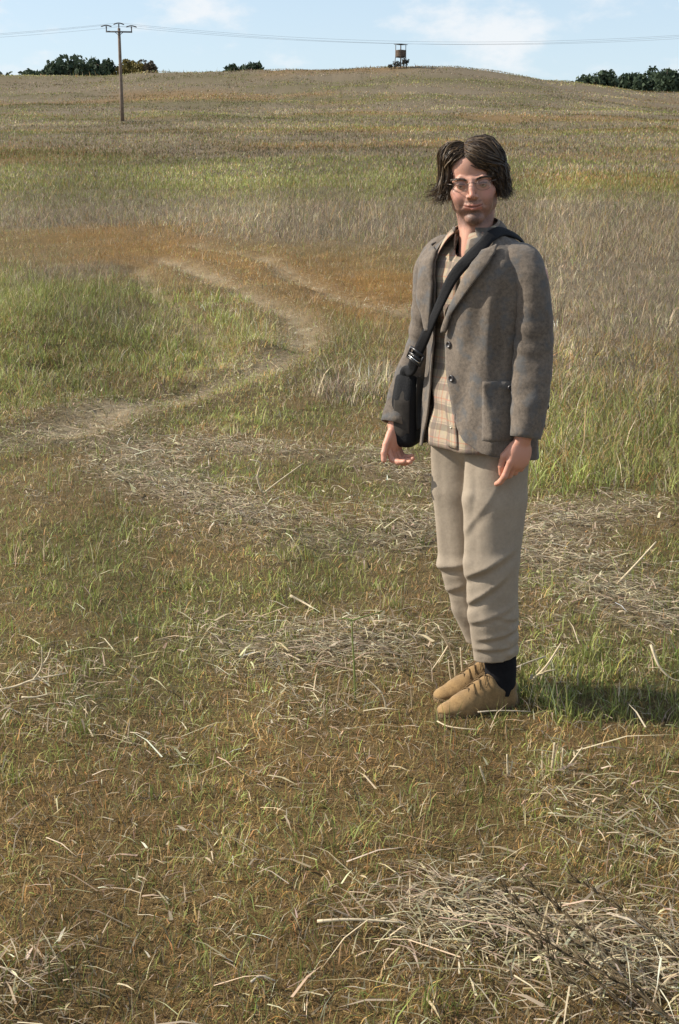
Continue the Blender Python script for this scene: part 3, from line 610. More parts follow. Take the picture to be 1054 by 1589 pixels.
# ---------------------------------------------------------------- implicit-surface modelling (body, trousers, shoes)
class Field:
    def __init__(s, ax, ay, az):
        s.a = [np.asarray(v, np.float32) for v in (ax, ay, az)]
        s.D = np.full([len(v) for v in s.a], .5, np.float32)
    def sub(s, lo, hi):
        sl = tuple(slice(max(0, int(np.searchsorted(a, l))-1), min(len(a), int(np.searchsorted(a, h))+1)) for a, l, h in zip(s.a, lo, hi))
        return sl, np.meshgrid(*[a[q] for a, q in zip(s.a, sl)], indexing='ij', sparse=True)
    def _op(s, lo, hi, fn, k, mode):
        sl, (X, Y, Z) = s.sub(lo, hi)
        if min(q.stop-q.start for q in sl) <= 0: return
        d = fn(X, Y, Z); A = s.D[sl]
        if mode == 'u':
            h = np.clip(.5+.5*(A-d)/k, 0, 1) if k else None
            s.D[sl] = (A*(1-h)+d*h-k*h*(1-h)) if k else np.minimum(A, d)
        else:
            d = -d; h = np.clip(.5+.5*(d-A)/k, 0, 1) if k else None
            s.D[sl] = (A*(1-h)+d*h+k*h*(1-h)) if k else np.maximum(A, d)
    def cone(s, p, q, r1, r2, k=.02, mode='u', sc=None):
        p = np.asarray(p, float); q = np.asarray(q, float); m = max(r1, r2)+2*k+.03
        v = q-p; L2 = v.dot(v)+1e-12
        def fn(X, Y, Z):
            t = np.clip(((X-p[0])*v[0]+(Y-p[1])*v[1]+(Z-p[2])*v[2])/L2, 0, 1)
            return np.sqrt((X-p[0]-t*v[0])**2+(Y-p[1]-t*v[1])**2+(Z-p[2]-t*v[2])**2)-(r1+(r2-r1)*t)
        s._op(np.minimum(p, q)-m, np.maximum(p, q)+m, fn, k, mode)
    def chain(s, pts, k=.02, mode='u'):
        for a, b in zip(pts[:-1], pts[1:]): s.cone(a[:3], b[:3], a[3], b[3], k, mode)
    def ell(s, c, r, M=None, k=.02, mode='u'):
        c = np.asarray(c, float); r = np.asarray(r, float); M = np.eye(3) if M is None else np.asarray(M)   # rows of M: local axes
        ext = np.sqrt(((M*r[:, None])**2).sum(0))+2*k+.02
        def fn(X, Y, Z):
            x, y, z = X-c[0], Y-c[1], Z-c[2]
            u = [(M[i, 0]*x+M[i, 1]*y+M[i, 2]*z) for i in range(3)]
            k0 = np.sqrt(sum((u[i]/r[i])**2 for i in range(3))); k1 = np.sqrt(sum((u[i]/r[i]**2)**2 for i in range(3)))+1e-9
            return k0*(k0-1)/k1
        s._op(c-ext, c+ext, fn, k, mode)
    def mesh(s):
        D = s.D; ins = D < 0; nx, ny, nz = D.shape
        cn = sum(ins[i:nx-1+i, j:ny-1+j, l:nz-1+l].astype(np.int8) for i in (0, 1) for j in (0, 1) for l in (0, 1))
        I, J, K = np.nonzero((cn > 0) & (cn < 8)); n = len(I)
        idx = np.full(cn.shape, -1, np.int32); idx[I, J, K] = np.arange(n)
        P = np.zeros((n, 3)); cnt = np.zeros(n)
        off = [(i, j, l) for i in (0, 1) for j in (0, 1) for l in (0, 1)]
        co = lambda o: np.stack([s.a[0][I+o[0]], s.a[1][J+o[1]], s.a[2][K+o[2]]], 1).astype(float)
        for a in off:
            for ax in range(3):
                if a[ax]: continue
                b = list(a); b[ax] = 1
                da = D[I+a[0], J+a[1], K+a[2]]; db = D[I+b[0], J+b[1], K+b[2]]
                m = (da < 0) != (db < 0); t = np.where(m, da/np.where(m, da-db, 1), 0)[:, None]
                P += m[:, None]*(co(a)*(1-t)+co(b)*t); cnt += m
        P /= cnt[:, None]
        Q = []
        for ax in range(3):
            sl0 = [slice(1, -1)]*3; sl1 = [slice(1, -1)]*3
            sl0[ax] = slice(0, D.shape[ax]-1); sl1[ax] = slice(1, D.shape[ax])
            a = ins[tuple(sl0)]; b = ins[tuple(sl1)]
            for flip, m in ((0, a & ~b), (1, b & ~a)):
                p = list(np.nonzero(m))
                for q in range(3):
                    if q != ax: p[q] = p[q]+1
                u, v = [(1, 2), (2, 0), (0, 1)][ax]
                def gi(du, dv):
                    c = [p[0].copy(), p[1].copy(), p[2].copy()]; c[u] -= du; c[v] -= dv; return idx[c[0], c[1], c[2]]
                f = [gi(1, 1), gi(0, 1), gi(0, 0), gi(1, 0)]
                if flip: f = f[::-1]
                Q.append(np.stack(f, 1))
        Q = np.concatenate(Q); Q = Q[(Q >= 0).all(1)]
        return P, Q
def ax_(*seg):
    out = []
    for a, b, s_ in seg: out += list(np.arange(a, b-s_*.5, s_))
    return np.array(out+[seg[-1][1]])
def nz3(X, Y, Z, s_, seed=0):
    """cheap smooth 3-D wobble"""
    q = np.random.default_rng(seed); o = 0
    for i in range(5):
        k = q.normal(0, 1, 3); k *= s_*(.7+.6*q.random())/np.linalg.norm(k); o = o+np.sin(X*k[0]+Y*k[1]+Z*k[2]+q.random()*6.28)
    return o/5

# ---------------------------------------------------------------- the man
MAN = empty('person', (.465, 4.0, 0))
tag(MAN, 'long-haired man in grey tweed jacket, plaid shirt and khaki trousers standing in the field', 'person')
YAW = R(52)
Lx = np.array([math.cos(YAW), -math.sin(YAW), 0]); Fx = np.array([-math.sin(YAW), -math.cos(YAW), 0]); Zx = np.array([0, 0, 1.])
TC = lambda z: np.stack([np.interp(z, [.8, 1.0, 1.2, 1.45, 1.55], [-.020, -.024, -.030, -.040, -.052]), np.interp(z, [.8, 1.0, 1.2, 1.45, 1.55], [.0, .0, -.005, -.012, -.022])], -1)

# --- head frame: x to his left, y to the back, z up; face looks along -y
HY = R(-9); HR = R(-5.0)
HM = (Matrix.Rotation(HY, 3, 'Z') @ Matrix.Rotation(HR, 3, 'Y') @ Matrix.Rotation(R(3), 3, 'X'))
HM = np.array(HM); HC = np.array([-.066, -.035, 1.654])
def hp(*p): return HC+HM@np.array(p, float)
HAX = HM.T          # rows = local axes in body space

# --- hands: finger chains worked out in body space
def unit(v): v = np.asarray(v, float); return v/np.linalg.norm(v)
fingers = []
# near (his left) hand, hanging half closed, back of the hand outwards
WN = np.array([.083, -.205, .915]); hN = unit((-.16, -.02, -1)); cN = unit((-.80, -.42, .06)); cN = unit(cN-hN*cN.dot(hN)); pN = np.cross(hN, cN); pN = pN*np.sign(pN.dot(np.array([-.5, .8, 0])))
for i, (cc, l1, l2, l3, b1, b2, b3, r0) in enumerate(((.029, .046, .027, .022, .18, .62, 1.0, .0098), (.009, .044, .030, .022, .45, 1.25, 1.9, .0098), (-.011, .040, .027, .020, .55, 1.45, 2.1, .0092), (-.028, .032, .021, .018, .6, 1.5, 2.1, .0083))):
    p0 = WN+hN*(.082-abs(cc-.006)*.25)+cN*cc
    p1 = p0+l1*(hN*math.cos(b1)+pN*math.sin(b1))+cN*(.004 if i == 0 else 0)
    p2 = p1+l2*(hN*math.cos(b2)+pN*math.sin(b2)); p3 = p2+l3*(hN*math.cos(b3)+pN*math.sin(b3))
    fingers.append([(*(WN+hN*.045+cN*cc*.7), .013), (*p0, r0*1.15), (*p1, r0), (*p2, r0*.92), (*p3, r0*.78)])
t0 = WN+hN*.028+cN*.022+pN*.008
fingers.append([(*t0, .014), (*(t0+hN*.036+cN*.020+pN*.012), .0115), (*(t0+hN*.068+cN*.016+pN*.020), .0100), (*(t0+hN*.093+cN*.006+pN*.026), .0085)])
# far (his right) hand under the bag
WF = np.array([-.284, .112, .898]); hF = unit((-.10, -.16, -1)); cF = unit((-.62, -.75, .1)); cF = unit(cF-hF*cF.dot(hF)); pF = np.cross(hF, cF); pF = pF*np.sign(pF.dot(np.array([.8, -.4, 0])))
for i, (cc, l1, l2, l3, b1, b2, b3, r0) in enumerate(((.029, .042, .027, .023, .55, 1.35, 1.75, .0098), (.009, .044, .030, .024, .65, 1.45, 1.85, .0098), (-.011, .040, .028, .022, .7, 1.5, 1.9, .0092), (-.028, .032, .021, .019, .7, 1.5, 1.9, .0083))):
    p0 = WF+hF*(.080-abs(cc-.006)*.25)+cF*cc
    p1 = p0+l1*(hF*math.cos(b1)+pF*math.sin(b1)); p2 = p1+l2*(hF*math.cos(b2)+pF*math.sin(b2)); p3 = p2+l3*(hF*math.cos(b3)+pF*math.sin(b3))
    fingers.append([(*(WF+hF*.045+cF*cc*.7), .013), (*p0, r0*1.15), (*p1, r0), (*p2, r0*.92), (*p3, r0*.78)])
t0 = WF+hF*.030+cF*.022
fingers.append([(*t0, .014), (*(t0+hF*.034+cF*.020+pF*.002), .0115), (*(t0+hF*.062+cF*.030+pF*.004), .0100), (*(t0+hF*.085+cF*.032+pF*.008), .0085)])

B = Field(ax_((-.40, -.17, .0038), (-.17, .05, .0025), (.05, .24, .0038)), ax_((-.30, -.15, .0036), (-.15, .09, .0026), (.09, .26, .005)), ax_((.0, .74, .02), (.74, .95, .0032), (.95, 1.46, .012), (1.46, 1.81, .0022)))
# legs, pelvis, torso, arms (clothed: kept inside the clothes)
for sgn, leg in ((1, [(.035, -.06, .88, .085), (.022, -.075, .48, .058), (.04, -.055, .30, .052), (.062, -.045, .11, .040), (.062, -.045, .06, .036)]), (-1, [(-.075, .065, .88, .085), (-.045, .065, .46, .056), (-.005, .075, .30, .050), (.045, .09, .11, .038), (.045, .09, .06, .034)])):
    B.chain(leg, .02)
B.cone((.062, -.045, .05), (-.06, -.10, .035), .03, .022, .01); B.cone((.05, .09, .05), (-.07, .035, .035), .03, .022, .01)
AX3 = np.stack([Lx, Fx, Zx])
B.ell((-.02, 0, .93), (.145, .095, .13), AX3, .03); B.ell((-.028, -.003, 1.15), (.135, .09, .20), AX3, .04); B.ell((-.035, -.008, 1.32), (.150, .098, .15), AX3, .04)
B.chain([(.04, -.10, 1.40, .055), (.095, -.155, 1.38, .050), (.112, -.165, 1.15, .042), (*WN, .026)], .02)
B.chain([(-.12, .09, 1.40, .055), (-.155, .135, 1.38, .050), (-.200, .175, 1.15, .040), (*WF, .026)], .02)
# neck
B.cone(hp(.0, .030, -.055), (-.045, -.008, 1.40), .046, .058, .012)
B.cone(hp(.0, -.028, -.085), (-.072, -.045, 1.45), .022, .026, .02)
for s_ in (-1, 1): B.cone(hp(.047*s_, .033, -.07), (-.055+.012*s_, -.055-.012*s_, 1.455), .014, .013, .018)
# skull and face
B.ell(hp(0, .018, .034), (.0745, .093, .082), HAX, .01)
B.ell(hp(0, -.030, -.022), (.060, .060, .074), HAX, .02)
B.ell(hp(0, -.036, .052), (.060, .050, .050), HAX, .02)
for s_ in (-1, 1):
    B.chain([(*hp(.0570*s_, .004, -.028), .014), (*hp(.0475*s_, -.010, -.062), .013), (*hp(.015*s_, -.064, -.099), .014)], .022)
    B.ell(hp(.047*s_, -.055, -.024), (.020, .020, .017), HAX, .016)
    B.ell(hp(.033*s_, -.060, -.055), (.022, .022, .028), HAX, .02)
B.ell(hp(0, -.075, -.099), (.020, .0165, .0155), HAX, .014)
for s_ in (-1, 1):
    B.ell(hp(.033*s_, -.097, -.001), (.0175, .015, .0105), HAX, .012, 's')
    B.chain([(*hp(.013*s_, -.0855, .0125), .0058), (*hp(.034*s_, -.083, .0175), .0062), (*hp(.052*s_, -.068, .0115), .006)], .009)
# nose
B.chain([(*hp(0, -.086, .012), .0068), (*hp(0, -.099, -.012), .0076), (*hp(0, -.1105, -.032), .0088)], .010)
for s_ in (-1, 1):
    B.ell(hp(.0125*s_, -.0985, -.0355), (.0072, .010, .0075), HAX, .006)
    B.ell(hp(.0065*s_, -.104, -.0425), (.0035, .0045, .003), HAX, .003, 's')
# mouth: closed, slight smile
B.ell(hp(0, -.074, -.060), (.030, .021, .022), HAX, .012)
B.chain([(*hp(-.0275, -.0845, -.0580), .0026), (*hp(-.011, -.0935, -.0600), .0038), (*hp(0, -.0950, -.0612), .0036), (*hp(.011, -.0935, -.0600), .0038), (*hp(.0275, -.0845, -.0580), .0026)], .0045)
B.chain([(*hp(-.022, -.0865, -.0640), .0028), (*hp(0, -.0925, -.0698), .0052), (*hp(.022, -.0865, -.0640), .0028)], .0045)
B.chain([(*hp(-.0305, -.0860, -.0585), .0018), (*hp(-.011, -.0975, -.0645), .0019), (*hp(.011, -.0975, -.0645), .0019), (*hp(.0305, -.0860, -.0585), .0018)], .0025, 's')
# smile lines
for s_ in (-1, 1):
    B.chain([(*hp(.0185*s_, -.0985, -.036), .0022), (*hp(.0300*s_, -.0900, -.050), .0026), (*hp(.0355*s_, -.0820, -.063), .0020)], .007, 's')
    B.ell(hp(.040*s_, -.068, -.040), (.016, .014, .014), HAX, .012)
# eyelids
for s_ in (-1, 1):
    B.ell(hp(.0325*s_, -.0765, .0012), (.0142, .0128, .0118), HAX, .003)
    B.chain([(*hp(.0215*s_, -.091, -.0020), .0020), (*hp(.0325*s_, -.0925, -.0006), .0032), (*hp(.0440*s_, -.088, -.0016), .0020)], .0015, 's')
# ears
for s_ in (-1, 1):
    B.ell(hp(.0765*s_, .014, -.008), (.0065, .017, .030), HAX, .006); B.ell(hp(.075*s_, .006, -.036), (.006, .008, .010), HAX, .006)
    B.ell(hp(.085*s_, .011, -.004), (.005, .009, .016), HAX, .004, 's')
# hands
B.ell(WN+hN*.050, (.021, .040, .050), np.stack([pN, cN, hN]), .012); B.ell(WF+hF*.050, (.021, .040, .050), np.stack([pF, cF, hF]), .012)
for ch in fingers: B.chain(ch, .0042)
bV, bQ = B.mesh()
hl = (bV-HC)@HM      # head-local coordinates
cS = np.repeat(np.array([[.53, .31, .232]]), len(bV), 0)
def blob(c, r, w): 
    d = np.sqrt((((hl-np.array(c))/np.array(r))**2).sum(1)); return w*np.clip(1.2-d, 0, 1)
def tint(wt, c): 
    global cS
    cS = cS*(1-wt[:, None])+np.array(c)*wt[:, None]
for s_ in (-1, 1): tint(blob((.045*s_, -.07, -.03), (.026, .03, .022), .5), (.56, .21, .15))
tint(blob((0, -.11, -.03), (.014, .02, .022), .55), (.58, .22, .15))
hd = hl[:, 2] > -.16
jaw = sstep(-.018, -.085, hl[:, 2]-.020*sstep(.035, .06, np.abs(hl[:, 0])))*sstep(.035, .0, hl[:, 1])*sstep(-.135, -.112, hl[:, 2])
grain = .75+.5*vnoise(hl[:, 0]*420, hl[:, 2]*420+hl[:, 1]*300)
lips = np.maximum(np.clip(1-np.abs(hl[:, 2]+.0605)/.0045, 0, 1), np.clip(1-np.abs(hl[:, 2]+.0695)/.0058, 0, 1))*sstep(.028, .022, np.abs(hl[:, 0]))*(hl[:, 1] < -.078)
must = np.clip(1-np.abs(hl[:, 2]+.049)/.008, 0, 1)*sstep(.034, .02, np.abs(hl[:, 0]))*(hl[:, 1] < -.07)
beard = np.clip(np.maximum(jaw*(.56+.30*sstep(.03, .0, np.abs(hl[:, 0]))), must*.75)*grain, 0, .88)*hd
beard = np.maximum(beard, np.clip(blob((0, -.086, -.083), (.012, .02, .007), .75), 0, .7))
tint(beard*(1-np.clip(lips*1.5, 0, 1)), (.075, .058, .048))
tint(np.clip(lips*1.3, 0, .75)*hd, (.44, .17, .135))
mz = -.0645+.0062*(np.clip(np.abs(hl[:, 0]), 0, .0305)/.0305)**2
tint(.9*np.exp(-((hl[:, 2]-mz)/.0016)**2)*sstep(.031, .027, np.abs(hl[:, 0]))*(hl[:, 1] < -.076), (.06, .02, .018))
for s_ in (-1, 1):  # shade of the eye sockets put into the skin colour, plus a lash line
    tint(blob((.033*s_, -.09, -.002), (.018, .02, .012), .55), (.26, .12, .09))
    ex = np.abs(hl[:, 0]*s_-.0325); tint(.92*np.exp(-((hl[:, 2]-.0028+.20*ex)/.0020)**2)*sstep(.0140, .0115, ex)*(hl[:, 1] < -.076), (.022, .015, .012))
hth = hl-np.array([0, .018, .034])
scalp = np.maximum(sstep(.036, .046, hth[:, 2]), sstep(-.01, .01, hth[:, 1])*sstep(-.06, -.03, hth[:, 2])*(np.abs(hl[:, 0]) < .0735))*(hl[:, 2] > -.05)
tint(scalp*.95, (.06, .042, .028))
lowh = (bV[:, 2] < 1.0)
cS[lowh] = np.array([.56, .30, .215])
sk = Mat('skin'); sa = sk.new('ShaderNodeAttribute', attribute_name='col')
sn = sk.noise(160, 4, .6, sk.obj()); sk.color(sk.mix(.25, sa.outputs['Color'], sk.mix(sn.outputs[0], (.30, .12, .08), (.72, .45, .34)), 'SOFT_LIGHT'))
sk.set(Roughness=.52); sk.p.inputs['Specular IOR Level'].default_value = .35
sk.p.inputs['Subsurface Weight'].default_value = .12; sk.p.inputs['Subsurface Radius'].default_value = (.010, .004, .002); sk.p.inputs['Subsurface Scale'].default_value = .4
sk.bump(sn.outputs[0], .12, .002)
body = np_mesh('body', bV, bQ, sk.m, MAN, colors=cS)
tag(body, 'face with dark stubble, neck and bare hands')
# eyes
em = Mat('eye'); eo = em.new('ShaderNodeTexCoord').outputs['Object']; es = em.new('ShaderNodeSeparateXYZ'); em.link(eo, es.inputs[0])
er = em.math('SQRT', em.math('ADD', em.math('POWER', es.outputs[0], 2.0), em.math('POWER', es.outputs[2], 2.0)))
em.color(em.ramp(em.math('MULTIPLY', er, 100.0), [(.0, (.01, .01, .01)), (.24, (.012, .01, .01)), (.28, (.05, .04, .03)), (.52, (.03, .025, .02)), (.60, (.42, .36, .32))])); em.set(Roughness=.12)
def uvsphere(r, n=16, m=10):
    V = [[0, 0, r]]+[[r*math.sin(math.pi*i/m)*math.cos(2*math.pi*j/n), r*math.sin(math.pi*i/m)*math.sin(2*math.pi*j/n), r*math.cos(math.pi*i/m)] for i in range(1, m) for j in range(n)]+[[0, 0, -r]]
    Q = [[1+i*n+j, 1+(i+1)*n+j, 1+(i+1)*n+(j+1) % n, 1+i*n+(j+1) % n] for i in range(m-2) for j in range(n)]
    T = [[0, 1+j, 1+(j+1) % n] for j in range(n)]+[[len(V)-1, 1+(m-2)*n+(j+1) % n, 1+(m-2)*n+j] for j in range(n)]
    return np.array(V), [np.array(Q), np.array(T)]
for s_ in (-1, 1):
    v, fs = uvsphere(.0118); e = np_mesh('eye', v, fs, em.m, MAN); M4 = Matrix([[*HM[i], 0] for i in range(3)]+[[0, 0, 0, 1]]); e.matrix_local = Matrix.Translation(hp(.0325*s_, -.0768, -.0010)) @ M4
# ---------------------------------------------------------------- hair: locks combed from a parting, falling to the ear lobes
hm = Mat('hair'); ha = hm.new('ShaderNodeAttribute', attribute_name='col'); hm.color(ha.outputs['Color']); hm.set(Roughness=.42); hm.p.inputs['Specular IOR Level'].default_value = .25
hr = np.random.default_rng(11)
def skull(phi, th, off):
    """phi azimuth (0 face, + his left), th polar from crown"""
    r = np.array([.0745, .093, .082])+off
    return np.array([r[0]*np.sin(th)*np.sin(phi), .018-r[1]*np.sin(th)*np.cos(phi), .034+r[2]*np.cos(th)])
def sdir(phi, th): return np.array([np.sin(th)*np.sin(phi), -np.sin(th)*np.cos(phi), np.cos(th)])
RAD = np.array([.0745, .093, .082])
def root_dir(y0, side):
    x_ = (-.020-side*.005)/RAD[0]; y_ = y0/RAD[1]; return np.array([x_, y_, math.sqrt(max(.03, 1-x_*x_-y_*y_))])
_cl = {'n': 0}
def lock(y0, side, mid, end, off, drop, flick, n=13, wind=0.):
    # strands come in locks of about seven that share their course and close up at the tip
    if _cl['n'] <= 0 or _cl['side'] != side or abs(_cl['a'][2][0]-end[0]) > .9 or len(_cl['a'][1]) != len(mid) or (_cl['a'][4] > 0) != (drop > 0):
        _cl.update(n=int(hr.integers(5, 10)), side=side, a=(y0, mid, end, off, drop, flick)); _cl['ph'] = hr.random(6)*6
    else:
        a = _cl['a']; j = hr.normal(0, 1, 6)
        y0 = np.clip(a[0]+.006*j[0], -.080, .085); mid = [(q[0]+.045*j[1], q[1]+.03*j[2]) for q in a[1]]; end = (a[2][0]+.035*j[1], a[2][1]); off = max(.002, a[3]+.003*j[3]); drop = max(0, a[4]+.006*j[4]) if a[4] > 0 else 0; flick = a[5]+.004*j[5]
    _cl['n'] -= 1
    """from the parting over the skull to `end` (azimuth, polar), then hanging by drop and curling out by flick"""
    ds = [root_dir(y0, side)]+[sdir(*q) for q in mid]+[sdir(*end)]
    D = smoothpath(ds, n); D /= np.linalg.norm(D, axis=1, keepdims=True)
    t_ = np.linspace(0, 1, n)[:, None]
    P = np.array([0, .018, .034])+D*(RAD+.0005+off*sstep(0, .6, t_)+(.003 if side > 0 else .010)*np.sin(np.pi*np.clip(t_*1.05, 0, 1))**.7)
    if drop > 0:
        o = np.array([math.sin(end[0]), -math.cos(end[0]), 0]); A = P[-1]
        ext = [A+np.array([0, 0, -drop*.45])+o*.004, A+np.array([0, 0, -drop*.82])+o*(.002+flick*.30), A+np.array([0, 0, -drop+max(0, flick)*.12])+o*(flick*.95)+np.array([wind, 0, 0])]
        P = smoothpath(np.concatenate([P[::3] if n % 3 == 1 else P[::2], ext]), n+4)
    return P
locks, hcol = [], []
def add_lock(P, w, c, wav=.0026):
    k = len(P); t = np.linspace(0, 1, k); rad = w*np.minimum(1, .6+t*2)*np.clip((1-t)*3.0, .15, 1)
    ph_ = _cl['ph']; wv = np.stack([np.sin(t*(5+ph_[q]*.9)+ph_[q+3]+hr.normal(0, .25)) for q in range(3)], 1)*wav*1.25*t[:, None]
    v, fs = tube(P+wv, rad, 3, False)
    locks.append((v@HM.T+HC, fs)); hcol.append(np.repeat(c[None], len(v), 0))
def hc_():
    base = np.array([.038, .024, .014]) if hr.random() < .74 else np.array([.105, .068, .036])
    if hr.random() < .05: base = np.array([.20, .15, .10])
    return base*math.exp(hr.normal(0, .25))
# his left: swept over the forehead and down past the ear
for i in range(1150):
    u = hr.random(); pe = .80+u*2.34; y0 = np.clip(-.072+.155*(u**.9)+hr.normal(0, .010), -.078, .085)
    w_f = float(sstep(1.9, .9, pe)); mid = [(-.33+(pe+.33)*.46+hr.normal(0, .05), 1.12+.18*w_f+hr.normal(0, .05))] if pe < 1.9 else []
    add_lock(lock(y0, 1, mid, (pe+hr.normal(0, .05), 1.50), hr.uniform(.004, .026), hr.uniform(.030, .100) if pe > 1.05 else hr.uniform(.02, .06), hr.normal(.006, .010)), hr.uniform(.0010, .0020), hc_())
for i in range(260):     # the fringe edge falling towards the eye
    pe = .62+abs(hr.normal(0, .22)); add_lock(lock(hr.uniform(-.078, -.05), 1, [(-.08+hr.normal(0, .07), 1.02), (.28+hr.normal(0, .08), 1.32+hr.normal(0, .04))], (pe, 1.62+.12*(pe-.62)), hr.uniform(.004, .020), hr.uniform(.0, .02), .0), hr.uniform(.0011, .0023), hc_())
for i in range(260):
    pe = hr.uniform(.95, 1.9); add_lock(lock(hr.uniform(-.05, .03), 1, [], (pe, 1.50), hr.uniform(.008, .024), hr.uniform(.05, .095), hr.normal(.010, .012)), hr.uniform(.0010, .0020), hc_(), .0040)
for i in range(300):     # crown between fringe and side
    pe = hr.uniform(.8, 1.7); add_lock(lock(hr.uniform(-.06, .0), 1, [(.15+.4*(pe-.8)+hr.normal(0, .08), .95+hr.normal(0, .06))], (pe, 1.50), hr.uniform(.006, .018), hr.uniform(.03, .100), hr.normal(.012, .012)), hr.uniform(.0010, .0020), hc_(), .0045)
# his right: down over the temple and ear, ends blown outwards
for i in range(1000):
    u = hr.random(); pe = -(.86+u*2.28); y0 = np.clip(-.070+.155*(u**.9)+hr.normal(0, .010), -.076, .085)
    rd = root_dir(y0, -1); thr = math.acos(min(1, rd[2]/np.linalg.norm(rd))); mid = [(pe*.80+hr.normal(0, .07), max(.80, thr*.55+.62)+hr.normal(0, .06))] if pe > -2.0 else []
    fl = hr.normal(.012, .010)+.045*math.exp(-((pe+1.45)/.5)**2)*hr.random()**1.5
    add_lock(lock(y0, -1, mid, (pe+hr.normal(0, .05), 1.50), hr.uniform(.003, .024), hr.uniform(.040, .098), fl), hr.uniform(.0010, .0020), hc_(), .0045)
for i in range(260):
    pe = -(.80+abs(hr.normal(0, .12))); add_lock(lock(hr.uniform(-.078, -.055), -1, [(-.52+hr.normal(0, .08), 1.06+hr.normal(0, .05))], (pe, 1.45), hr.uniform(.002, .012), hr.uniform(.0, .07), .004), hr.uniform(.0009, .0018), hc_())
for i in range(320):     # short locks lying along the parting
    sd_ = 1 if hr.random() < .5 else -1; add_lock(lock(hr.uniform(-.080, -.03), sd_, [], (sd_*hr.uniform(.25, .8)-.25, hr.uniform(1.02, 1.16)), .005, 0, 0, n=7), hr.uniform(.0010, .0020), hc_())
for i in range(16):      # a few thin strands over the forehead
    pe = hr.uniform(-.62, -.15); add_lock(lock(-.076, -1, [(pe*.8, .98)], (pe, hr.uniform(1.2, 1.45)), .002, 0, 0), .0008, hc_())
for i in range(190):     # wisps
    pe = -hr.uniform(1.0, 1.9); add_lock(lock(hr.uniform(-.05, .04), -1, [(pe*.9, .85)], (pe, 1.50), hr.uniform(.012, .030), hr.uniform(.05, .088), hr.uniform(.016, .044), wind=-.008), hr.uniform(.0008, .0018), hc_()*1.2, .005)
for i in range(110):
    pe = hr.uniform(1.1, 2.1); add_lock(lock(hr.uniform(-.04, .05), 1, [], (pe, 1.50), hr.uniform(.014, .028), hr.uniform(.055, .095), hr.uniform(.0, .026)), hr.uniform(.0008, .0018), hc_())
hv, hf = merge(locks); hair = np_mesh('hair', hv, hf, hm.m, MAN, colors=np.concatenate(hcol)); tag(hair, 'tousled dark brown hair parted to one side and blown outwards')
# eyebrows
for s_ in (-1, 1):
    eb = []; ebc = []
    for i in range(150):
        u = hr.random(); x0 = (.013+.042*u)*s_; z0 = .0125+.0058*math.sin(min(1, u*1.25)*2.2)+hr.normal(0, .0012); y0_ = -.0955+.0165*u**2.5
        p = np.array([x0, y0_, z0]); q = p+np.array([.008*s_, .002, .0015*(1-2*u)]); P = np.stack([p, (p+q)/2+np.array([0, -.001, 0]), q])
        v, fs = tube(P, np.array([.0011, .0010, .0004]), 3); eb.append((v@HM.T+HC, fs)); ebc.append(np.repeat(np.array([[.06, .042, .03]]), len(v), 0))
    v, fs = merge(eb); np_mesh('eyebrow', v, fs, hm.m, MAN, colors=np.concatenate(ebc))
# glasses
gl = empty('eyeglasses', (0, 0, 0), 0, MAN); tag(gl, 'thin wire-rimmed eyeglasses')
met = Mat('spectacle_wire'); met.set(Metallic=.9, Roughness=.3); met.p.inputs['Base Color'].default_value = (.16, .13, .11, 1)
gls = Mat('lens_glass'); tb = gls.new('ShaderNodeBsdfTransparent'); tb.inputs[0].default_value = (.90, .90, .88, 1); gb = gls.new('ShaderNodeBsdfGlossy'); gb.inputs['Roughness'].default_value = .03
mx = gls.new('ShaderNodeMixShader'); mx.inputs[0].default_value = .05; gls.link(tb.outputs[0], mx.inputs[1]); gls.link(gb.outputs[0], mx.inputs[2]); gls.link(mx.outputs[0], gls.out.inputs[0])
for s_ in (-1, 1):
    a = np.linspace(0, 2*np.pi, 29); cx_, cz_ = .034*s_, -.004
    ring = np.stack([cx_+.0215*np.sign(np.cos(a))*np.abs(np.cos(a))**.8, -.1045+.010*((cx_+.0215*np.cos(a))/.05)**2, cz_+.0150*np.sign(np.sin(a))*np.abs(np.sin(a))**.85], 1)
    v, fs = tube(ring, .0006, 6, False); np_mesh('rim', v@HM.T+HC, fs, met.m, gl)
    lv = np.concatenate([ring[:-1], [[cx_, -.1055, cz_]]]); k = len(ring)-1
    np_mesh('lens', lv@HM.T+HC, np.array([[k, i, (i+1) % k] for i in range(k)]), gls.m, gl)
    v, fs = tube(smoothpath([(.0555*s_, -.1005, .004), (.068*s_, -.088, .006), (.0785*s_, -.04, .006), (.0805*s_, .01, .004)], 14), .0010, 6); np_mesh('temple', v@HM.T+HC, fs, met.m, gl)
v, fs = tube(smoothpath([(-.0125, -.1042, .001), (-.006, -.107, .004), (.006, -.107, .004), (.0125, -.1042, .001)], 9), .0010, 6); np_mesh('bridge', v@HM.T+HC, fs, met.m, gl)

# ---------------------------------------------------------------- cloth materials
def cloth(name, c1, c2, scale, bump=.25, weave=900, sheen=.15):
    m = Mat(name); oc = m.obj()
    a = m.noise(scale, 5, .7, oc); b = m.noise(scale*9, 3, .7, oc); d = m.noise(5, 3, .5, oc)
    f_ = m.math('ADD', m.math('MULTIPLY', a.outputs[0], .45), m.math('ADD', m.math('MULTIPLY', b.outputs[0], .35), m.math('MULTIPLY', d.outputs[0], .2)))
    m.color(m.ramp(f_, [(.36, c1), (.64, c2)])); m.set(Roughness=.92); m.p.inputs['Specular IOR Level'].default_value = .12
    m.p.inputs['Sheen Weight'].default_value = sheen; m.p.inputs['Sheen Roughness'].default_value = .5
    wv = m.noise(weave, 2, .5, oc); wr = m.noise(26, 4, .55, oc)
    m.bump(m.math('ADD', m.math('MULTIPLY', wv.outputs[0], .10), wr.outputs[0]), bump, .006)
    return m.m
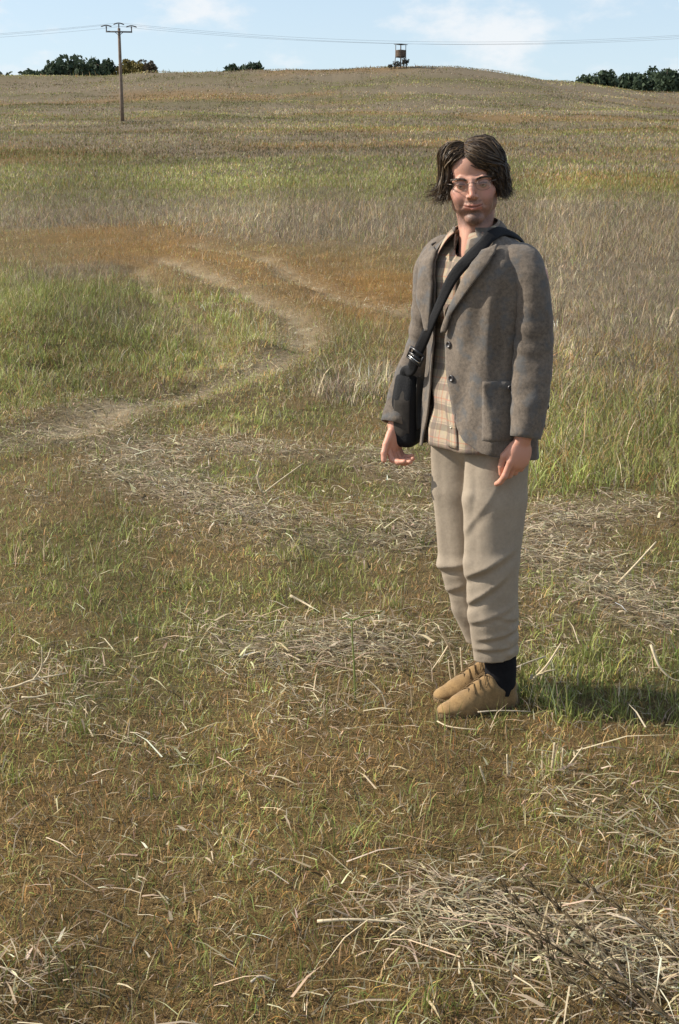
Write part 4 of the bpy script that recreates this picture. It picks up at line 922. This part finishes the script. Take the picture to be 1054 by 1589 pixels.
TWEED = cloth('tweed', (.066, .055, .046), (.220, .178, .137), 95, .5)
_t = TWEED.node_tree; _p = _t.nodes['Principled BSDF']; _src = _p.inputs['Base Color'].links[0].from_socket
_co = _t.nodes.new('ShaderNodeTexCoord'); _n = _t.nodes.new('ShaderNodeTexNoise'); _n.inputs['Scale'].default_value = 22; _n.inputs['Detail'].default_value = 4; _t.links.new(_co.outputs['Object'], _n.inputs['Vector'])
_r = _t.nodes.new('ShaderNodeMapRange'); _r.inputs[1].default_value = .50; _r.inputs[2].default_value = .66; _r.inputs[4].default_value = .6; _t.links.new(_n.outputs[0], _r.inputs[0])
_m = _t.nodes.new('ShaderNodeMix'); _m.data_type = 'RGBA'; _m.blend_type = 'MIX'; _t.links.new(_r.outputs[0], _m.inputs['Factor']); _t.links.new(_src, _m.inputs['A']); _m.inputs['B'].default_value = (.090, .101, .110, 1); _t.links.new(_m.outputs['Result'], _p.inputs['Base Color'])
TWEED_IN = cloth('jacket_lining', (.018, .016, .015), (.035, .03, .028), 40, .2)
KHAKI = cloth('khaki_cotton', (.27, .222, .168), (.355, .295, .224), 14, .30, sheen=.05)
SOCK = cloth('black_knit', (.006, .006, .007), (.014, .014, .016), 80, .3, sheen=.02)
SUEDE = cloth('tan_suede', (.15, .092, .040), (.34, .216, .094), 30, .3, sheen=.2)
# plaid from UV: u around (metres), v up (metres)
pm = Mat('plaid_cotton'); uvn = pm.new('ShaderNodeUVMap'); us = pm.new('ShaderNodeSeparateXYZ'); pm.link(uvn.outputs[0], us.inputs[0])
def stripe(c, period, phase, wid):
    fr = pm.math('FRACT', pm.math('ADD', pm.math('DIVIDE', c, period), phase)); return pm.math('LESS_THAN', fr, wid/period)
base = (.40, .318, .228)
c_ = base
for cc, ph in ((us.outputs[0], .15), (us.outputs[1], .35)):
    c_ = pm.mix(pm.math('MULTIPLY', stripe(cc, .062, ph, .020), .55), c_, (.125, .10, .085))
    c_ = pm.mix(pm.math('MULTIPLY', stripe(cc, .062, ph+.42, .0035), .5), c_, (.40, .16, .10))
    c_ = pm.mix(pm.math('MULTIPLY', stripe(cc, .062, ph+.62, .004), .45), c_, (.22, .19, .16))
pn = pm.noise(45, 4, .6, pm.obj()); pm.color(pm.mix(.18, c_, pn.outputs[1], 'OVERLAY')); pm.set(Roughness=.9); pm.p.inputs['Specular IOR Level'].default_value = .15
pm.bump(pn.outputs[0], .3, .006)
PLAID = pm.m
BLACK = plain('black_webbing', (.010, .010, .011), .75, .3, 200, .3, .2)
HORN = Mat('horn_button'); HORN.set(Roughness=.28); HORN.p.inputs['Base Color'].default_value = (.05, .045, .045, 1); HORN = HORN.m
STEEL = Mat('buckle_steel'); STEEL.set(Metallic=1.0, Roughness=.25); STEEL.p.inputs['Base Color'].default_value = (.6, .6, .6, 1); STEEL = STEEL.m
BAGC = cloth('bag_canvas', (.035, .031, .027), (.070, .060, .050), 50, .3, sheen=.1)
def solid(o, th, off=-1):
    m = o.modifiers.new('thickness', 'SOLIDIFY'); m.thickness = th; m.offset = off; return o
def subsurf(o, l=1):
    m = o.modifiers.new('smooth', 'SUBSURF'); m.levels = m.render_levels = l; return o

# ---------------------------------------------------------------- trousers
T = Field(ax_((-.24, .22, .0045)), ax_((-.26, .24, .0045)), ax_((.12, 1.02, .0045)))
near = [(.030, -.06, .90, .100), (.022, -.072, .70, .098), (.016, -.082, .50, .085), (.026, -.070, .33, .077), (.043, -.050, .17, .068), (.045, -.048, .12, .068)]
farl = [(-.078, .065, .90, .098), (-.072, .065, .70, .092), (-.055, .060, .46, .080), (-.018, .075, .30, .068), (.022, .090, .19, .060), (.028, .092, .14, .060)]
T.ell((-.02, 0, .92), (.172, .118, .15), AX3, .02)
T.chain(near, .012); T.chain(farl, .012)
# pressed creases down the front of each leg
cr = unit((-.93, -.38, 0))
for leg, w_ in ((near, .9), (farl, .9)):
    T.chain([(*(np.array(p[:3])+cr*(p[3]-.014)), .020) for p in leg[:5]], .022)
# folds: knee drapes, crotch pulls, bunching over the ankle
def fold(pts, r, k=.014): T.chain([(*(np.array(p)+(np.array([.0, .022, 0]) if i in (0, len(pts)-1) else 0)), r*(0.4 if i in (0, len(pts)-1) else 1)) for i, p in enumerate(pts)], k+.006)
fold([(-.045, -.125, .83), (-.055, -.122, .72), (-.050, -.130, .62)], .010, .012)
for zz, rr in ((.200, .007), (.240, .006), (.285, .006)):
    fold([(.10, -.085, zz+.010), (.075, -.112, zz), (.02, -.118, zz-.006)], rr)
sl, (X, Y, Z) = T.sub((-9, -9, -9), (9, 9, 9))
frontw = sstep(-.02, -.10, Y)
def ridge(x0, x1, z0, slope, amp, wid):
    zc3 = z0+slope*(X-x0); win = sstep(x0-.02, x0+.02, X)*sstep(x1+.03, x1-.03, X); q_ = (Z-zc3)/wid
    return amp*win*(np.exp(-np.abs(np.clip(q_, -9, 9))**1.25)-.7*np.exp(-np.clip(q_+1.4, -9, 9)**2))
T.D -= (frontw*(ridge(-.07, .07, .462, .62, .010, .018)+ridge(-.06, .05, .372, .85, .009, .016)+ridge(-.05, .08, .305, .45, .005, .012)+ridge(-.02, .11, .250, .25, .006, .010)+ridge(-.03, .12, .212, .12, .005, .009)+ridge(.03, .12, .335, -.3, .004, .010)+ridge(-.08, .03, .60, 1.6, .003, .022))).astype(np.float32)
bw = sstep(.12, .02, Y)*sstep(-.06, -.02, Y)*sstep(-.02, -.08, X)
T.D -= (bw*(ridge(-.16, -.02, .445, .25, .008, .016)+ridge(-.14, -.0, .355, .5, .006, .016))).astype(np.float32)
T.D += (.0035*nz3(X, Y, Z*.45, 34, 3)+.0026*nz3(X, Y, Z*.5, 70, 4)+0.0016*np.sin(Z*150+X*60+nz3(X, Y, Z, 20, 9)*2)*np.exp(-((Z-.22)/.06)**2)*sstep(0, .08, X)).astype(np.float32)
# hems (slanting, lower at the front) and hollow leg ends
hemz = np.where(X*.5+(Y-.02)*1.2 < 0, .168+.16*(X-.02)*1.0, .178+.10*(X-.02))
T.D = np.maximum(T.D, (hemz-Z).astype(np.float32))
for leg in (near, farl):
    q = leg[-2]; T.cone((q[0], q[1], .10), (q[0], q[1]-.002, .225), q[3]-.010, q[3]-.022, .004, 's')
T.D = np.maximum(T.D, (Z-.985).astype(np.float32))
tv, tq = T.mesh(); trousers = np_mesh('trousers', tv, tq, KHAKI, MAN); tag(trousers, 'khaki trousers with short creased legs')
# ---------------------------------------------------------------- socks and shoes
v, fs = tube([(.052, -.047, .235), (.055, -.047, .19), (.058, -.046, .14), (.060, -.045, .10), (.058, -.047, .06), (.050, -.05, .03)], [.050, .052, .053, .052, .050, .048], 20); subsurf(np_mesh('sock', v, fs, SOCK, MAN))
v, fs = tube([(.035, .09, .235), (.040, .09, .19), (.044, .09, .14), (.047, .09, .10), (.046, .089, .06)], [.042, .043, .044, .044, .044], 20); subsurf(np_mesh('sock', v, fs, SOCK, MAN))
SH = Field(ax_((-.02, .32, .0035)), ax_((-.065, .065, .0035)), ax_((-.02, .15, .0035)))
SH.chain([(.042, 0, .030, .037), (.12, .002, .030, .038), (.205, .006, .026, .042), (.252, .004, .020, .030)], .02)
SH.chain([(.052, 0, .078, .040), (.105, 0, .072, .040), (.160, .002, .050, .036), (.215, .004, .029, .032)], .02)
SH.ell((.250, .003, .024), (.046, .036, .021), None, .012)
SH.chain([(.135, -.034, .058, .004), (.19, -.036, .047, .004), (.245, -.026, .040, .004), (.266, .003, .038, .004), (.245, .030, .040, .004), (.19, .040, .047, .004), (.135, .036, .058, .004)], .004)
SH.chain([(.112, 0, .100, .022), (.150, 0, .082, .022)], .012)
SH.chain([(.052, 0, .15, .040), (.056, 0, .085, .037)], .006, 's')
SH.ell((.056, -.045, .112), (.050, .034, .034), None, .012, 's'); SH.ell((.056, .045, .112), (.050, .034, .034), None, .012, 's')
sl, (X, Y, Z) = SH.sub((-9, -9, -9), (9, 9, 9))
SH.D += (.0016*nz3(X, Y, Z, 60, 21)+.0012*np.sin(X*150+Y*40)*sstep(.12, .16, X)*sstep(.24, .2, X)*sstep(.03, .05, Z)).astype(np.float32)
SH.D = np.maximum(SH.D, (-.0-Z).astype(np.float32))
sv, sq = SH.mesh()
CREPE = plain('crepe_sole', (.16, .11, .06), .9, .25, 60, .3, .1)
LACE = plain('lace_cord', (.13, .085, .04), .8, .3, 100, 0, .2)
shoe_me = None
for (hx, hy), (tx, ty), lab in (((.120, -.030), (-.150, -.145), 'tan suede shoe on his left foot'), ((.118, .105), (-.150, -.010), 'tan suede shoe on his right foot')):
    a = math.atan2(ty-hy, tx-hx)
    if shoe_me is None:
        so = np_mesh('shoe', sv, sq, SUEDE, MAN); shoe_me = so.data
    else:
        so = link(bpy.data.objects.new('shoe', shoe_me), MAN)
    so.location = (hx, hy, -.007); so.rotation_euler = (0, 0, a); tag(so, lab)
    ol = np.linspace(0, 2*np.pi, 41)[:-1]
    px_ = .146+.150*np.cos(ol); wd_ = .040+.006*np.clip((px_-.1)/.12, -1, 1)-.004*np.exp(-((px_-.12)/.04)**2)
    py_ = wd_*np.sign(np.sin(ol))*np.abs(np.sin(ol))**.7+.004*px_/.3
    V0 = np.stack([px_, py_, np.full(40, -.003)], 1); V1 = V0.copy(); V1[:, 2] = .020; k = 40
    Qs = np.array([[i, (i+1) % k, k+(i+1) % k, k+i] for i in range(k)]); Vc = np.concatenate([V0, V1, [[.146, 0, -.003]], [[.146, 0, .020]]])
    Ts = np.array([[80, (i+1) % k, i] for i in range(k)]+[[81, k+i, k+(i+1) % k] for i in range(k)])
    np_mesh('sole', Vc, [Qs, Ts], CREPE, so, smooth=False)
    lc = []
    for i, xx in enumerate((.128, .148, .168, .188)):
        zt = .1185-.62*(xx-.128)+.003; wv = .019+.002*i
        lc.append(tube(smoothpath([(xx+.012, -wv-.008, zt-.020), (xx+.004, -wv*.5, zt-.001), (xx, .002, zt+.003), (xx+.004, wv*.5, zt-.001), (xx+.012, wv+.012, zt-.020)], 11), .0017, 5))
    lc.append(tube(smoothpath([(.128, 0, .121), (.118, -.020, .122), (.138, -.040, .098), (.15, -.044, .07)], 12), .0017, 5)); lc.append(tube(smoothpath([(.128, 0, .121), (.12, .018, .123), (.142, .040, .095)], 10), .0017, 5))
    v, fs = merge(lc); np_mesh('lace', v, fs, LACE, so)

# ---------------------------------------------------------------- torso surface shared by shirt, jacket and strap
_tp = np.array([  # z, half width, front depth, back depth
    (.78, .208, .150, .130), (.90, .203, .146, .128), (1.05, .190, .134, .118), (1.18, .184, .128, .115), (1.30, .194, .136, .124), (1.38, .199, .134, .126), (1.425, .192, .120, .118), (1.455, .170, .100, .106), (1.475, .140, .084, .096), (1.495, .104, .072, .085), (1.515, .076, .064, .074), (1.54, .066, .060, .068)])
def tors(phi, z, off=0.0, shrink=0.0):
    phi = np.asarray(phi, float); z = np.asarray(z, float)+0*phi
    a = np.interp(z, _tp[:, 0], _tp[:, 1])-shrink; bf = np.interp(z, _tp[:, 0], _tp[:, 2])-shrink; bb = np.interp(z, _tp[:, 0], _tp[:, 3])-shrink
    e = .86; s_, c_2 = np.sin(phi), np.cos(phi)
    l = (a+off)*np.sign(s_)*np.abs(s_)**e; f_ = (np.where(c_2 > 0, bf, bb)+off)*np.sign(c_2)*np.abs(c_2)**e
    C = TC(z)
    return np.stack([C[..., 0], C[..., 1], z], -1)+l[..., None]*Lx+f_[..., None]*Fx
def grid_faces(n, m):
    i, j = np.meshgrid(np.arange(n-1), np.arange(m-1), indexing='ij'); i = i.ravel(); j = j.ravel()
    return np.stack([i*m+j, (i+1)*m+j, (i+1)*m+j+1, i*m+j+1], 1)
# shirt
n, m = 72, 60
U, Vv = np.meshgrid(np.linspace(-np.pi, np.pi, n), np.linspace(0, 1, m), indexing='ij')
zz = (.862-.010*np.cos(U)+.0*U)*(1-Vv)+(1.50-.062*np.exp(-((U-.02)/.34)**2))*Vv
P = tors(U, zz, 0, .020)
fo = .006*np.sin(U*9+zz*6)*sstep(1.3, .9, zz)+.004*np.sin(zz*46+U*5)*sstep(1.4, 1.0, zz)+.006*np.sin(U*4+zz*21)
flare = .012*sstep(1.05, .86, zz)
Nr = np.stack([np.sin(U)*Lx[0]+np.cos(U)*Fx[0], np.sin(U)*Lx[1]+np.cos(U)*Fx[1], 0*U], -1)
P = P+Nr*(fo+flare)[..., None]
shirt = np_mesh('shirt', P.reshape(-1, 3), grid_faces(n, m), PLAID, MAN, uv=np.stack([(U*.16).ravel(), zz.ravel()], 1)); solid(shirt, .003); tag(shirt, 'beige plaid shirt hanging over the trousers')
def sh_pt(ph, z, off):
    u = np.asarray(ph, float); z = np.asarray(z, float)
    p = tors(u, z, 0, .020); f2 = .006*np.sin(u*9+z*6)*sstep(1.3, .9, z)+.004*np.sin(z*46+u*5)*sstep(1.4, 1.0, z)+.006*np.sin(u*4+z*21)+.012*sstep(1.05, .86, z)
    nr = np.stack([np.sin(u)*Lx[0]+np.cos(u)*Fx[0], np.sin(u)*Lx[1]+np.cos(u)*Fx[1], 0*u], -1)
    return p+nr*(f2+off)[..., None]
zc_ = np.linspace(.866, 1.425, 50); PHC = np.interp(zc_, [.86, 1.0, 1.2, 1.46], [.10, .02, -.02, .0])
for ph0, ph1, off, nm in ((-.11, .105, .0045, 'placket'),):
    G = np.stack([sh_pt(PHC+a, zc_, off+.0035*(1-abs(t_*2-1)**4)) for t_, a in ((t_, ph0+(ph1-ph0)*t_) for t_ in np.linspace(0, 1, 7))], 0)
    uvp = np.stack([np.repeat(np.linspace(0, .035, 7)[:, None], 50, 1).ravel(), np.repeat(zc_[None], 7, 0).ravel()], 1)
    solid(np_mesh(nm, G.reshape(-1, 3), grid_faces(7, 50), PLAID, shirt, uv=uvp), .002)
BONE = plain('shirt_button', (.55, .48, .36), .4, .1, 50, 0, .5)
def disc(c, nrm, r, th, mat, parent, name='button', n=16, hole=True):
    nrm = unit(nrm); u = unit(np.cross(nrm, [0, 0, 1])); w = np.cross(nrm, u); a = np.arange(n)*2*np.pi/n
    prof = [(0, .35), (.45, .35), (.62, .75), (.80, 1.0), (1.0, .7), (1.0, 0)]
    V = [np.asarray(c)+nrm*th*prof[0][1]]
    for rr, hh in prof[1:]: V += list(np.asarray(c)+nrm*th*hh+r*rr*(np.cos(a)[:, None]*u+np.sin(a)[:, None]*w))
    Tf = np.array([[0, 1+j, 1+(j+1) % n] for j in range(n)]); Qf = np.array([[1+i*n+j, 1+(i+1)*n+j, 1+(i+1)*n+(j+1) % n, 1+i*n+(j+1) % n] for i in range(len(prof)-2) for j in range(n)])
    return np_mesh(name, np.array(V), [Qf, Tf], mat, parent)
for z in (.93, 1.04, 1.15, 1.26, 1.37):
    ph = float(np.interp(z, [.86, 1.0, 1.2, 1.46], [.10, .02, -.02, .0])); c0 = sh_pt(np.array(ph), np.array(z), np.array(.009)); disc(c0, math.sin(ph)*Lx+math.cos(ph)*Fx, .0055, .003, BONE, shirt)
# shirt collar: open leaves with points, standing round the neck
NC = np.array([-.055, -.020])
def collar(par, name, g0, g1, rt, zt, rl, zl, pt, mat, th=.003, n=44, m=7, yawc=YAW-.12, uv=True, lift=0):
    """g: angle from the front, going round the back; rt/zt top fold radius and height, rl/zl lower edge"""
    F2 = np.array([-math.sin(yawc), -math.cos(yawc), 0]); L2 = np.array([math.cos(yawc), -math.sin(yawc), 0])
    A = np.linspace(g0, g1, n); V = []
    for a in A:
        back = .5-.5*math.cos(a)             # 0 at front .. 1 at the nape
        tip = max(0, 1-min(abs(a-g0), abs(a-g1))/.55)**1.6
        d = math.sin(a)*L2+math.cos(a)*F2
        for t_ in np.linspace(0, 1, m):
            rr = rt+(rl-rt)*t_**.8+tip*pt*t_*.55; z = (zt[0]+(zt[1]-zt[0])*back)*(1-t_)+(zl[0]+(zl[1]-zl[0])*back)*t_-tip*pt*t_*.85+.007*math.sin(math.pi*t_)
            V.append([NC[0]+d[0]*rr, NC[1]+d[1]*rr, z+lift*math.sin(a)])
    V = np.array(V); uvs = np.stack([np.repeat(A*.07, m), np.tile(np.linspace(0, .05, m), n)], 1)
    return subsurf(solid(np_mesh(name, V, grid_faces(n, m), mat, par, uv=uvs), th), 1)
collar(shirt, 'collar', .40, 2*np.pi-.55, .065, (1.505, 1.553), .096, (1.472, 1.502), .040, PLAID)
collar(shirt, 'collar_band', .42, 2*np.pi-.52, .061, (1.503, 1.538), .064, (1.455, 1.490), .0, PLAID, .002)

# ---------------------------------------------------------------- jacket
JK = empty('jacket', (0, 0, 0), 0, MAN); tag(JK, 'unbuttoned grey-brown tweed jacket')
_lz = np.array([.846, .856, .863, .869, .894, .929, .975, 1.05, 1.127, 1.186, 1.226, 1.297, 1.384, 1.467, 1.54])
_lp = np.array([1.20, 1.00, .79, .60, .34, .19, .09, .01, -.07, -.09, -.04, .10, .338, .548, .65])          # left front edge (angle)
_rz = np.array([.80, .85, .88, .92, 1.00, 1.05, 1.12, 1.20, 1.28, 1.36, 1.435, 1.54])
_rp = np.array([-.75, -.66, -.64, -.57, -.49, -.42, -.37, -.35, -.28, -.26, -.34, -.62])         # right front edge, swinging open
eL = lambda z: np.interp(z, _lz, _lp)
eR = lambda z: np.interp(z, _rz, _rp)
def jfold(u, z):
    f_ = .0050*np.sin(u*7+z*9)*sstep(1.35, 1.0, z)+.0030*np.sin(u*13-z*17)
    f_ = f_+.007*np.exp(-((u-.78)/.10)**2)*sstep(1.42, 1.30, z)*sstep(.95, 1.1, z)          # long soft folds below the chest
    f_ = f_-.006*np.exp(-((u-.98)/.09)**2)*sstep(1.42, 1.30, z)*sstep(.95, 1.1, z)
    f_ = f_+.008*np.exp(-((u-.72-(1.02-z)*.9)/.07)**2)*sstep(1.10, 1.04, z)*sstep(.84, .90, z)
    f_ = f_+.010*np.exp(-((u-1.0)/.35)**2-((z-.95)/.10)**2)                                    # sagging pocket
    return f_+.016*sstep(1.05, .84, z)*np.exp(-((u-.6)/.5)**2)
def j_pt(u, z, off=0.):
    u = np.asarray(u, float); z = np.asarray(z, float)+0*u
    p = tors(u, z); nr = np.stack([np.sin(u)*Lx[0]+np.cos(u)*Fx[0], np.sin(u)*Lx[1]+np.cos(u)*Fx[1], 0*u], -1)
    flare = np.exp(-((u+.72)/.42)**2)*(.026*sstep(1.40, 1.22, z)+.030*sstep(1.20, .90, z))
    return p+nr*(jfold(u, z)+flare+off)[..., None]
n, m = 130, 90
s0 = np.linspace(0, 1, n); s0 = s0-.06*np.sin(4*np.pi*s0)/ (2*np.pi)*1.0
vv = np.linspace(0, 1, m)
G = np.zeros((n, m, 3)); UVj = np.zeros((n, m, 2))
for j, v_ in enumerate(vv):
    eL_ = None
    for_z = .848+(1.525-.848)*v_**1.15
    # hem: rounded corners at both front edges
    uu = s0
    zrow = np.full(n, for_z)
    eL_ = eL(for_z); eR_ = eR(for_z)
    ph = eL_+(2*np.pi+eR_-eL_)*uu
    back = .5-.5*np.cos(ph)
    zrow = zrow-(1-v_)**2*.022*back
    G[:, j] = j_pt(ph, zrow)
    UVj[:, j, 0] = ph*.17; UVj[:, j, 1] = zrow
front = np_mesh('jacket_body', G.reshape(-1, 3), grid_faces(n, m), TWEED, JK, uv=UVj.reshape(-1, 2)); front.data.materials.append(TWEED_IN)
sm = solid(front, .005, 0); sm.modifiers[-1].material_offset = 1; sm.modifiers[-1].use_rim = True; sm.modifiers[-1].material_offset_rim = 0
def sleeve(ctrl, wr, seed, name='sleeve'):
    C = smoothpath(ctrl, 64); nn = 30
    Pth, r = C[:, :3], C[:, 3]
    Tn = np.gradient(Pth, axis=0); Tn /= np.linalg.norm(Tn, axis=1, keepdims=True)
    N0 = unit(np.cross(Tn[0], [0.3, 0.2, 1.])); V = []
    q = np.random.default_rng(seed); ph = q.random(6)*6.28
    for i in range(64):
        N0 = N0-Tn[i]*N0.dot(Tn[i]); N0 /= np.linalg.norm(N0); Bn = np.cross(Tn[i], N0); a = np.arange(nn)*2*np.pi/nn
        t_ = i/63
        el = math.exp(-((t_-.60)/.11)**2); lo = math.exp(-((t_-.84)/.12)**2); up_ = math.exp(-((t_-.28)/.12)**2)
        w_ = wr*(el*.0034*np.sin(t_*88+3.4*np.sin(a+ph[0])+ph[1])*(.5+.5*np.sin(a*1+ph[3]))+lo*.0018*np.sin(t_*60+2.2*np.sin(a+ph[2]))+up_*.0012*np.sin(t_*36+2.5*np.sin(a+ph[3]))+.0035*np.sin(a*2+t_*7+ph[4])+.0022*np.sin(a*3-t_*13+ph[5]))
        cap_ = min(1, (t_+.012)/.06)**.5
        V.append(Pth[i]+((r[i]*cap_+w_)[:, None])*(np.cos(a)[:, None]*N0+np.sin(a)[:, None]*Bn))
    # turn the cuff inwards
    e = V[-1]; c0 = Pth[-1]; V.append(c0+(e-c0)*.90); V.append(c0-Tn[-1]*.05+(e-c0)*.86)
    V = np.concatenate(V); k = 66
    i, j = np.meshgrid(np.arange(k-1), np.arange(nn), indexing='ij'); i = i.ravel(); j = j.ravel(); j2 = (j+1) % nn
    Q = np.stack([i*nn+j, i*nn+j2, (i+1)*nn+j2, (i+1)*nn+j], 1)
    return np_mesh(name, V, Q, TWEED, JK), C
sn_, CN = sleeve([(.035, -.085, 1.448, .040), (.070, -.128, 1.428, .058), (.091, -.150, 1.380, .061), (.103, -.161, 1.29, .0585), (.108, -.169, 1.15, .0565), (.104, -.188, 1.03, .0545), (.088, -.206, .915, .0475)], 1, 5)
sf_, CF = sleeve([(-.105, .070, 1.455, .040), (-.140, .110, 1.435, .060), (-.158, .138, 1.385, .068), (-.174, .160, 1.29, .060), (-.198, .176, 1.15, .055), (-.246, .150, 1.03, .049), (-.286, .110, .903, .043)], 1, 8)
# lapels
def lapel(side, zs, outer, name='lapel'):
    k, w_ = 40, 9
    zz_ = np.linspace(zs[0], zs[-1], k); V = []
    for i, z in enumerate(zz_):
        t_ = i/(k-1); e0 = (eL if side > 0 else eR)(z)-side*.03; e1 = np.interp(z, zs, outer)
        for q in np.linspace(0, 1, w_):
            roll = .004*math.sin(math.pi*q)+.008+.013*q*(.35+.65*t_)+.004*(1-q)**2
            V.append(j_pt(e0+(e1-e0)*q, z+.022*q*t_**3, roll))
    return subsurf(solid(np_mesh(name, np.array(V), grid_faces(k, w_) if side > 0 else grid_faces(k, w_)[:, ::-1], TWEED, JK), .005, 0), 0)
lapel(1, [1.215, 1.267, 1.318, 1.386, 1.43, 1.457], [-.02, .07, .30, .60, .80, 1.02]); lapel(-1, [1.215, 1.267, 1.318, 1.386, 1.43, 1.457], [-.40, -.46, -.60, -.80, -.95, -1.08])
# jacket collar, round the back of the neck to the lapel notches
_c = collar(JK, 'collar', .62, 2*np.pi-.72, .070, (1.492, 1.548), .112, (1.452, 1.478), .014, TWEED, .005, yawc=YAW)
# buttons, pocket, cuff buttons
for z in (1.178, 1.078):
    ph = float(eL(z))+.075; disc(j_pt(ph, z, .003), math.sin(ph)*Lx+math.cos(ph)*Fx, .0105, .006, HORN, JK)
PK = []
pz = np.linspace(.905, 1.080, 16); pu = np.linspace(.66, 1.36, 16)
Gp = np.stack([np.stack([j_pt(u_, z_-.012*(u_-.8)*0+.0, .0035+.006*sstep(1.045, 1.078, z_)) for z_ in pz]) for u_ in pu])
solid(np_mesh('pocket', Gp.reshape(-1, 3), grid_faces(16, 16)[:, ::-1], TWEED, JK), .003, 0)
disc(j_pt(1.20, 1.062, .014), math.sin(1.20)*Lx+math.cos(1.20)*Fx, .009, .005, HORN, JK)
for i in range(2):
    p_ = CN[60-i*5]; d_ = unit(np.array([.95, .1, .05])); disc(p_[:3]+d_*(p_[3]+.001), d_, .0075, .005, HORN, JK)
# welt pocket on the right breast
Gw = np.stack([np.stack([j_pt(u_, z_, .006) for z_ in np.linspace(1.268, 1.285, 4)]) for u_ in np.linspace(-1.28, -.95, 8)])

# ---------------------------------------------------------------- shoulder bag
BG = empty('shoulder_bag', (.465, 4.0, 0)); tag(BG, 'black shoulder bag on a wide chest strap at the man\'s hip', 'bag')
BF = Field(ax_((-.36, -.02, .0045)), ax_((-.10, .30, .0045)), ax_((.80, 1.12, .0045)))
bc = np.array([-.232, .168, .950]); bl = unit((-.36, -.93, 0)); bt = unit((.93, -.36, 0))   # length and thickness directions
def bagsdf(X, Y, Z):
    u = np.abs((X-bc[0])*bl[0]+(Y-bc[1])*bl[1])-(.072-.42*np.clip(Z-.985, 0, .1)); w_ = np.abs((X-bc[0])*bt[0]+(Y-bc[1])*bt[1])-.014*(1-.9*(Z-bc[2])) ; h_ = np.abs(Z-bc[2]+.0)-.095
    q = [np.maximum(v, 0) for v in (u, w_, h_)]
    return np.sqrt(q[0]**2+q[1]**2+q[2]**2)+np.minimum(np.maximum(u, np.maximum(w_, h_)), 0)-.026
BF._op((-9, -9, -9), (9, 9, 9), lambda X, Y, Z: bagsdf(X, Y, Z)+.0025*nz3(X, Y, Z, 40, 31), 0, 'u')
v, q = BF.mesh(); np_mesh('bag_body', v, q, BLACK, BG)
# front gusset panel, set proud of the body
k1, k2 = 14, 30; V = []
for a in np.linspace(-1, 1, k1):
    for b_ in np.linspace(-1, 1, k2):
        p = bc+bl*(.072-.42*float(np.clip(b_*.104-.030, 0, .1))+.026*math.sqrt(max(0, 1-(abs(b_)**6)))*.9+.004*(1-a*a))+bt*a*.026+np.array([0, 0, b_*.104])
        V.append(p)
solid(np_mesh('gusset', np.array(V), grid_faces(k1, k2), BAGC, BG), .004, 0)
# flap on the inner face seen past the jacket edge
k1, k2 = 16, 22; V = []
for a in np.linspace(-1, 1, k1):
    for b_ in np.linspace(0, 1, k2):
        V.append(bc+bt*(.043+.003*math.sin(a*3+b_*4))+bl*a*.070+np.array([0, 0, .108-.17*b_]))
solid(np_mesh('flap', np.array(V), grid_faces(k1, k2), BAGC, BG), .004, 0)
# strap: over the chest to the left shoulder, behind the neck and down the back
def st(ph, z, off): return j_pt(ph, z, off)
top_f = bc+bl*.094+np.array([0, 0, .085])
top_f = bc+bl*.060+np.array([0, 0, .108])
path = [top_f+np.array([0, 0, -.03]), top_f+bl*.004+np.array([0, 0, .012]), st(-.80, 1.085, .016), st(-.62, 1.135, .014), st(-.36, 1.205, .012), st(-.04, 1.304, .014), st(.15, 1.383, .018), st(.38, 1.440, .022), st(.66, 1.476, .020), st(1.10, 1.503, .020), st(1.80, 1.513, .016), st(2.45, 1.475, .014), st(2.85, 1.38, .012), st(3.35, 1.26, .012), st(3.95, 1.12, .014), st(4.45, 1.04, .03), bc-bl*.094+np.array([0, 0, .07])]
Sp = smoothpath(np.array(path), 120)
Tn = np.gradient(Sp, axis=0); Tn /= np.linalg.norm(Tn, axis=1, keepdims=True)
cen = np.concatenate([TC(Sp[:, 2]), (Sp[:, 2]-.10*sstep(1.38, 1.48, Sp[:, 2]))[:, None]], 1); Nn = Sp-cen; Nn[:, 2] *= np.where(Sp[:, 2] > 1.42, 1, .1); Nn -= Tn*(Nn*Tn).sum(1, keepdims=True); Nn /= np.linalg.norm(Nn, axis=1, keepdims=True)
ff = (sstep(1.30, 1.16, Sp[:, 2])*(np.arange(120) < 60))[:, None]; Nn = Nn*(1-ff)+ff*unit((-.45, -.89, .1)); Nn -= Tn*(Nn*Tn).sum(1, keepdims=True); Nn /= np.linalg.norm(Nn, axis=1, keepdims=True)
Bn = np.cross(Tn, Nn); hw = .0175
G = np.stack([Sp-Bn*hw, Sp-Bn*hw*.5+Nn*.001, Sp+Nn*.0015, Sp+Bn*hw*.5+Nn*.001, Sp+Bn*hw], 0)
strap = solid(np_mesh('strap', G.reshape(-1, 3), grid_faces(5, 120), BLACK, BG), .004, 0)
def frame_at(i): return Sp[i], Tn[i], Bn[i], Nn[i]
i_b = 22
pb, tb_, bb_, nb_ = frame_at(i_b); parts = []
BUCK = Mat('buckle_plastic'); BUCK.set(Roughness=.3); BUCK.p.inputs['Base Color'].default_value = (.02, .02, .022, 1)
for dt in (-.020, .0, .020): parts.append(tube([pb+tb_*dt-bb_*.026+nb_*.005, pb+tb_*dt+bb_*.026+nb_*.005], .0045, 6))
for sg in (-1, 1): parts.append(tube([pb-tb_*.022+bb_*.026*sg+nb_*.005, pb+tb_*.022+bb_*.026*sg+nb_*.005], .004, 6))
v, fs = merge(parts); bk = np_mesh('buckle', v, fs, BUCK.m, strap)
v, fs = tube([pb-tb_*.010-bb_*.022+nb_*.008, pb-tb_*.010+bb_*.022+nb_*.008], .0022, 6); np_mesh('buckle_pin', v, fs, STEEL, bk)
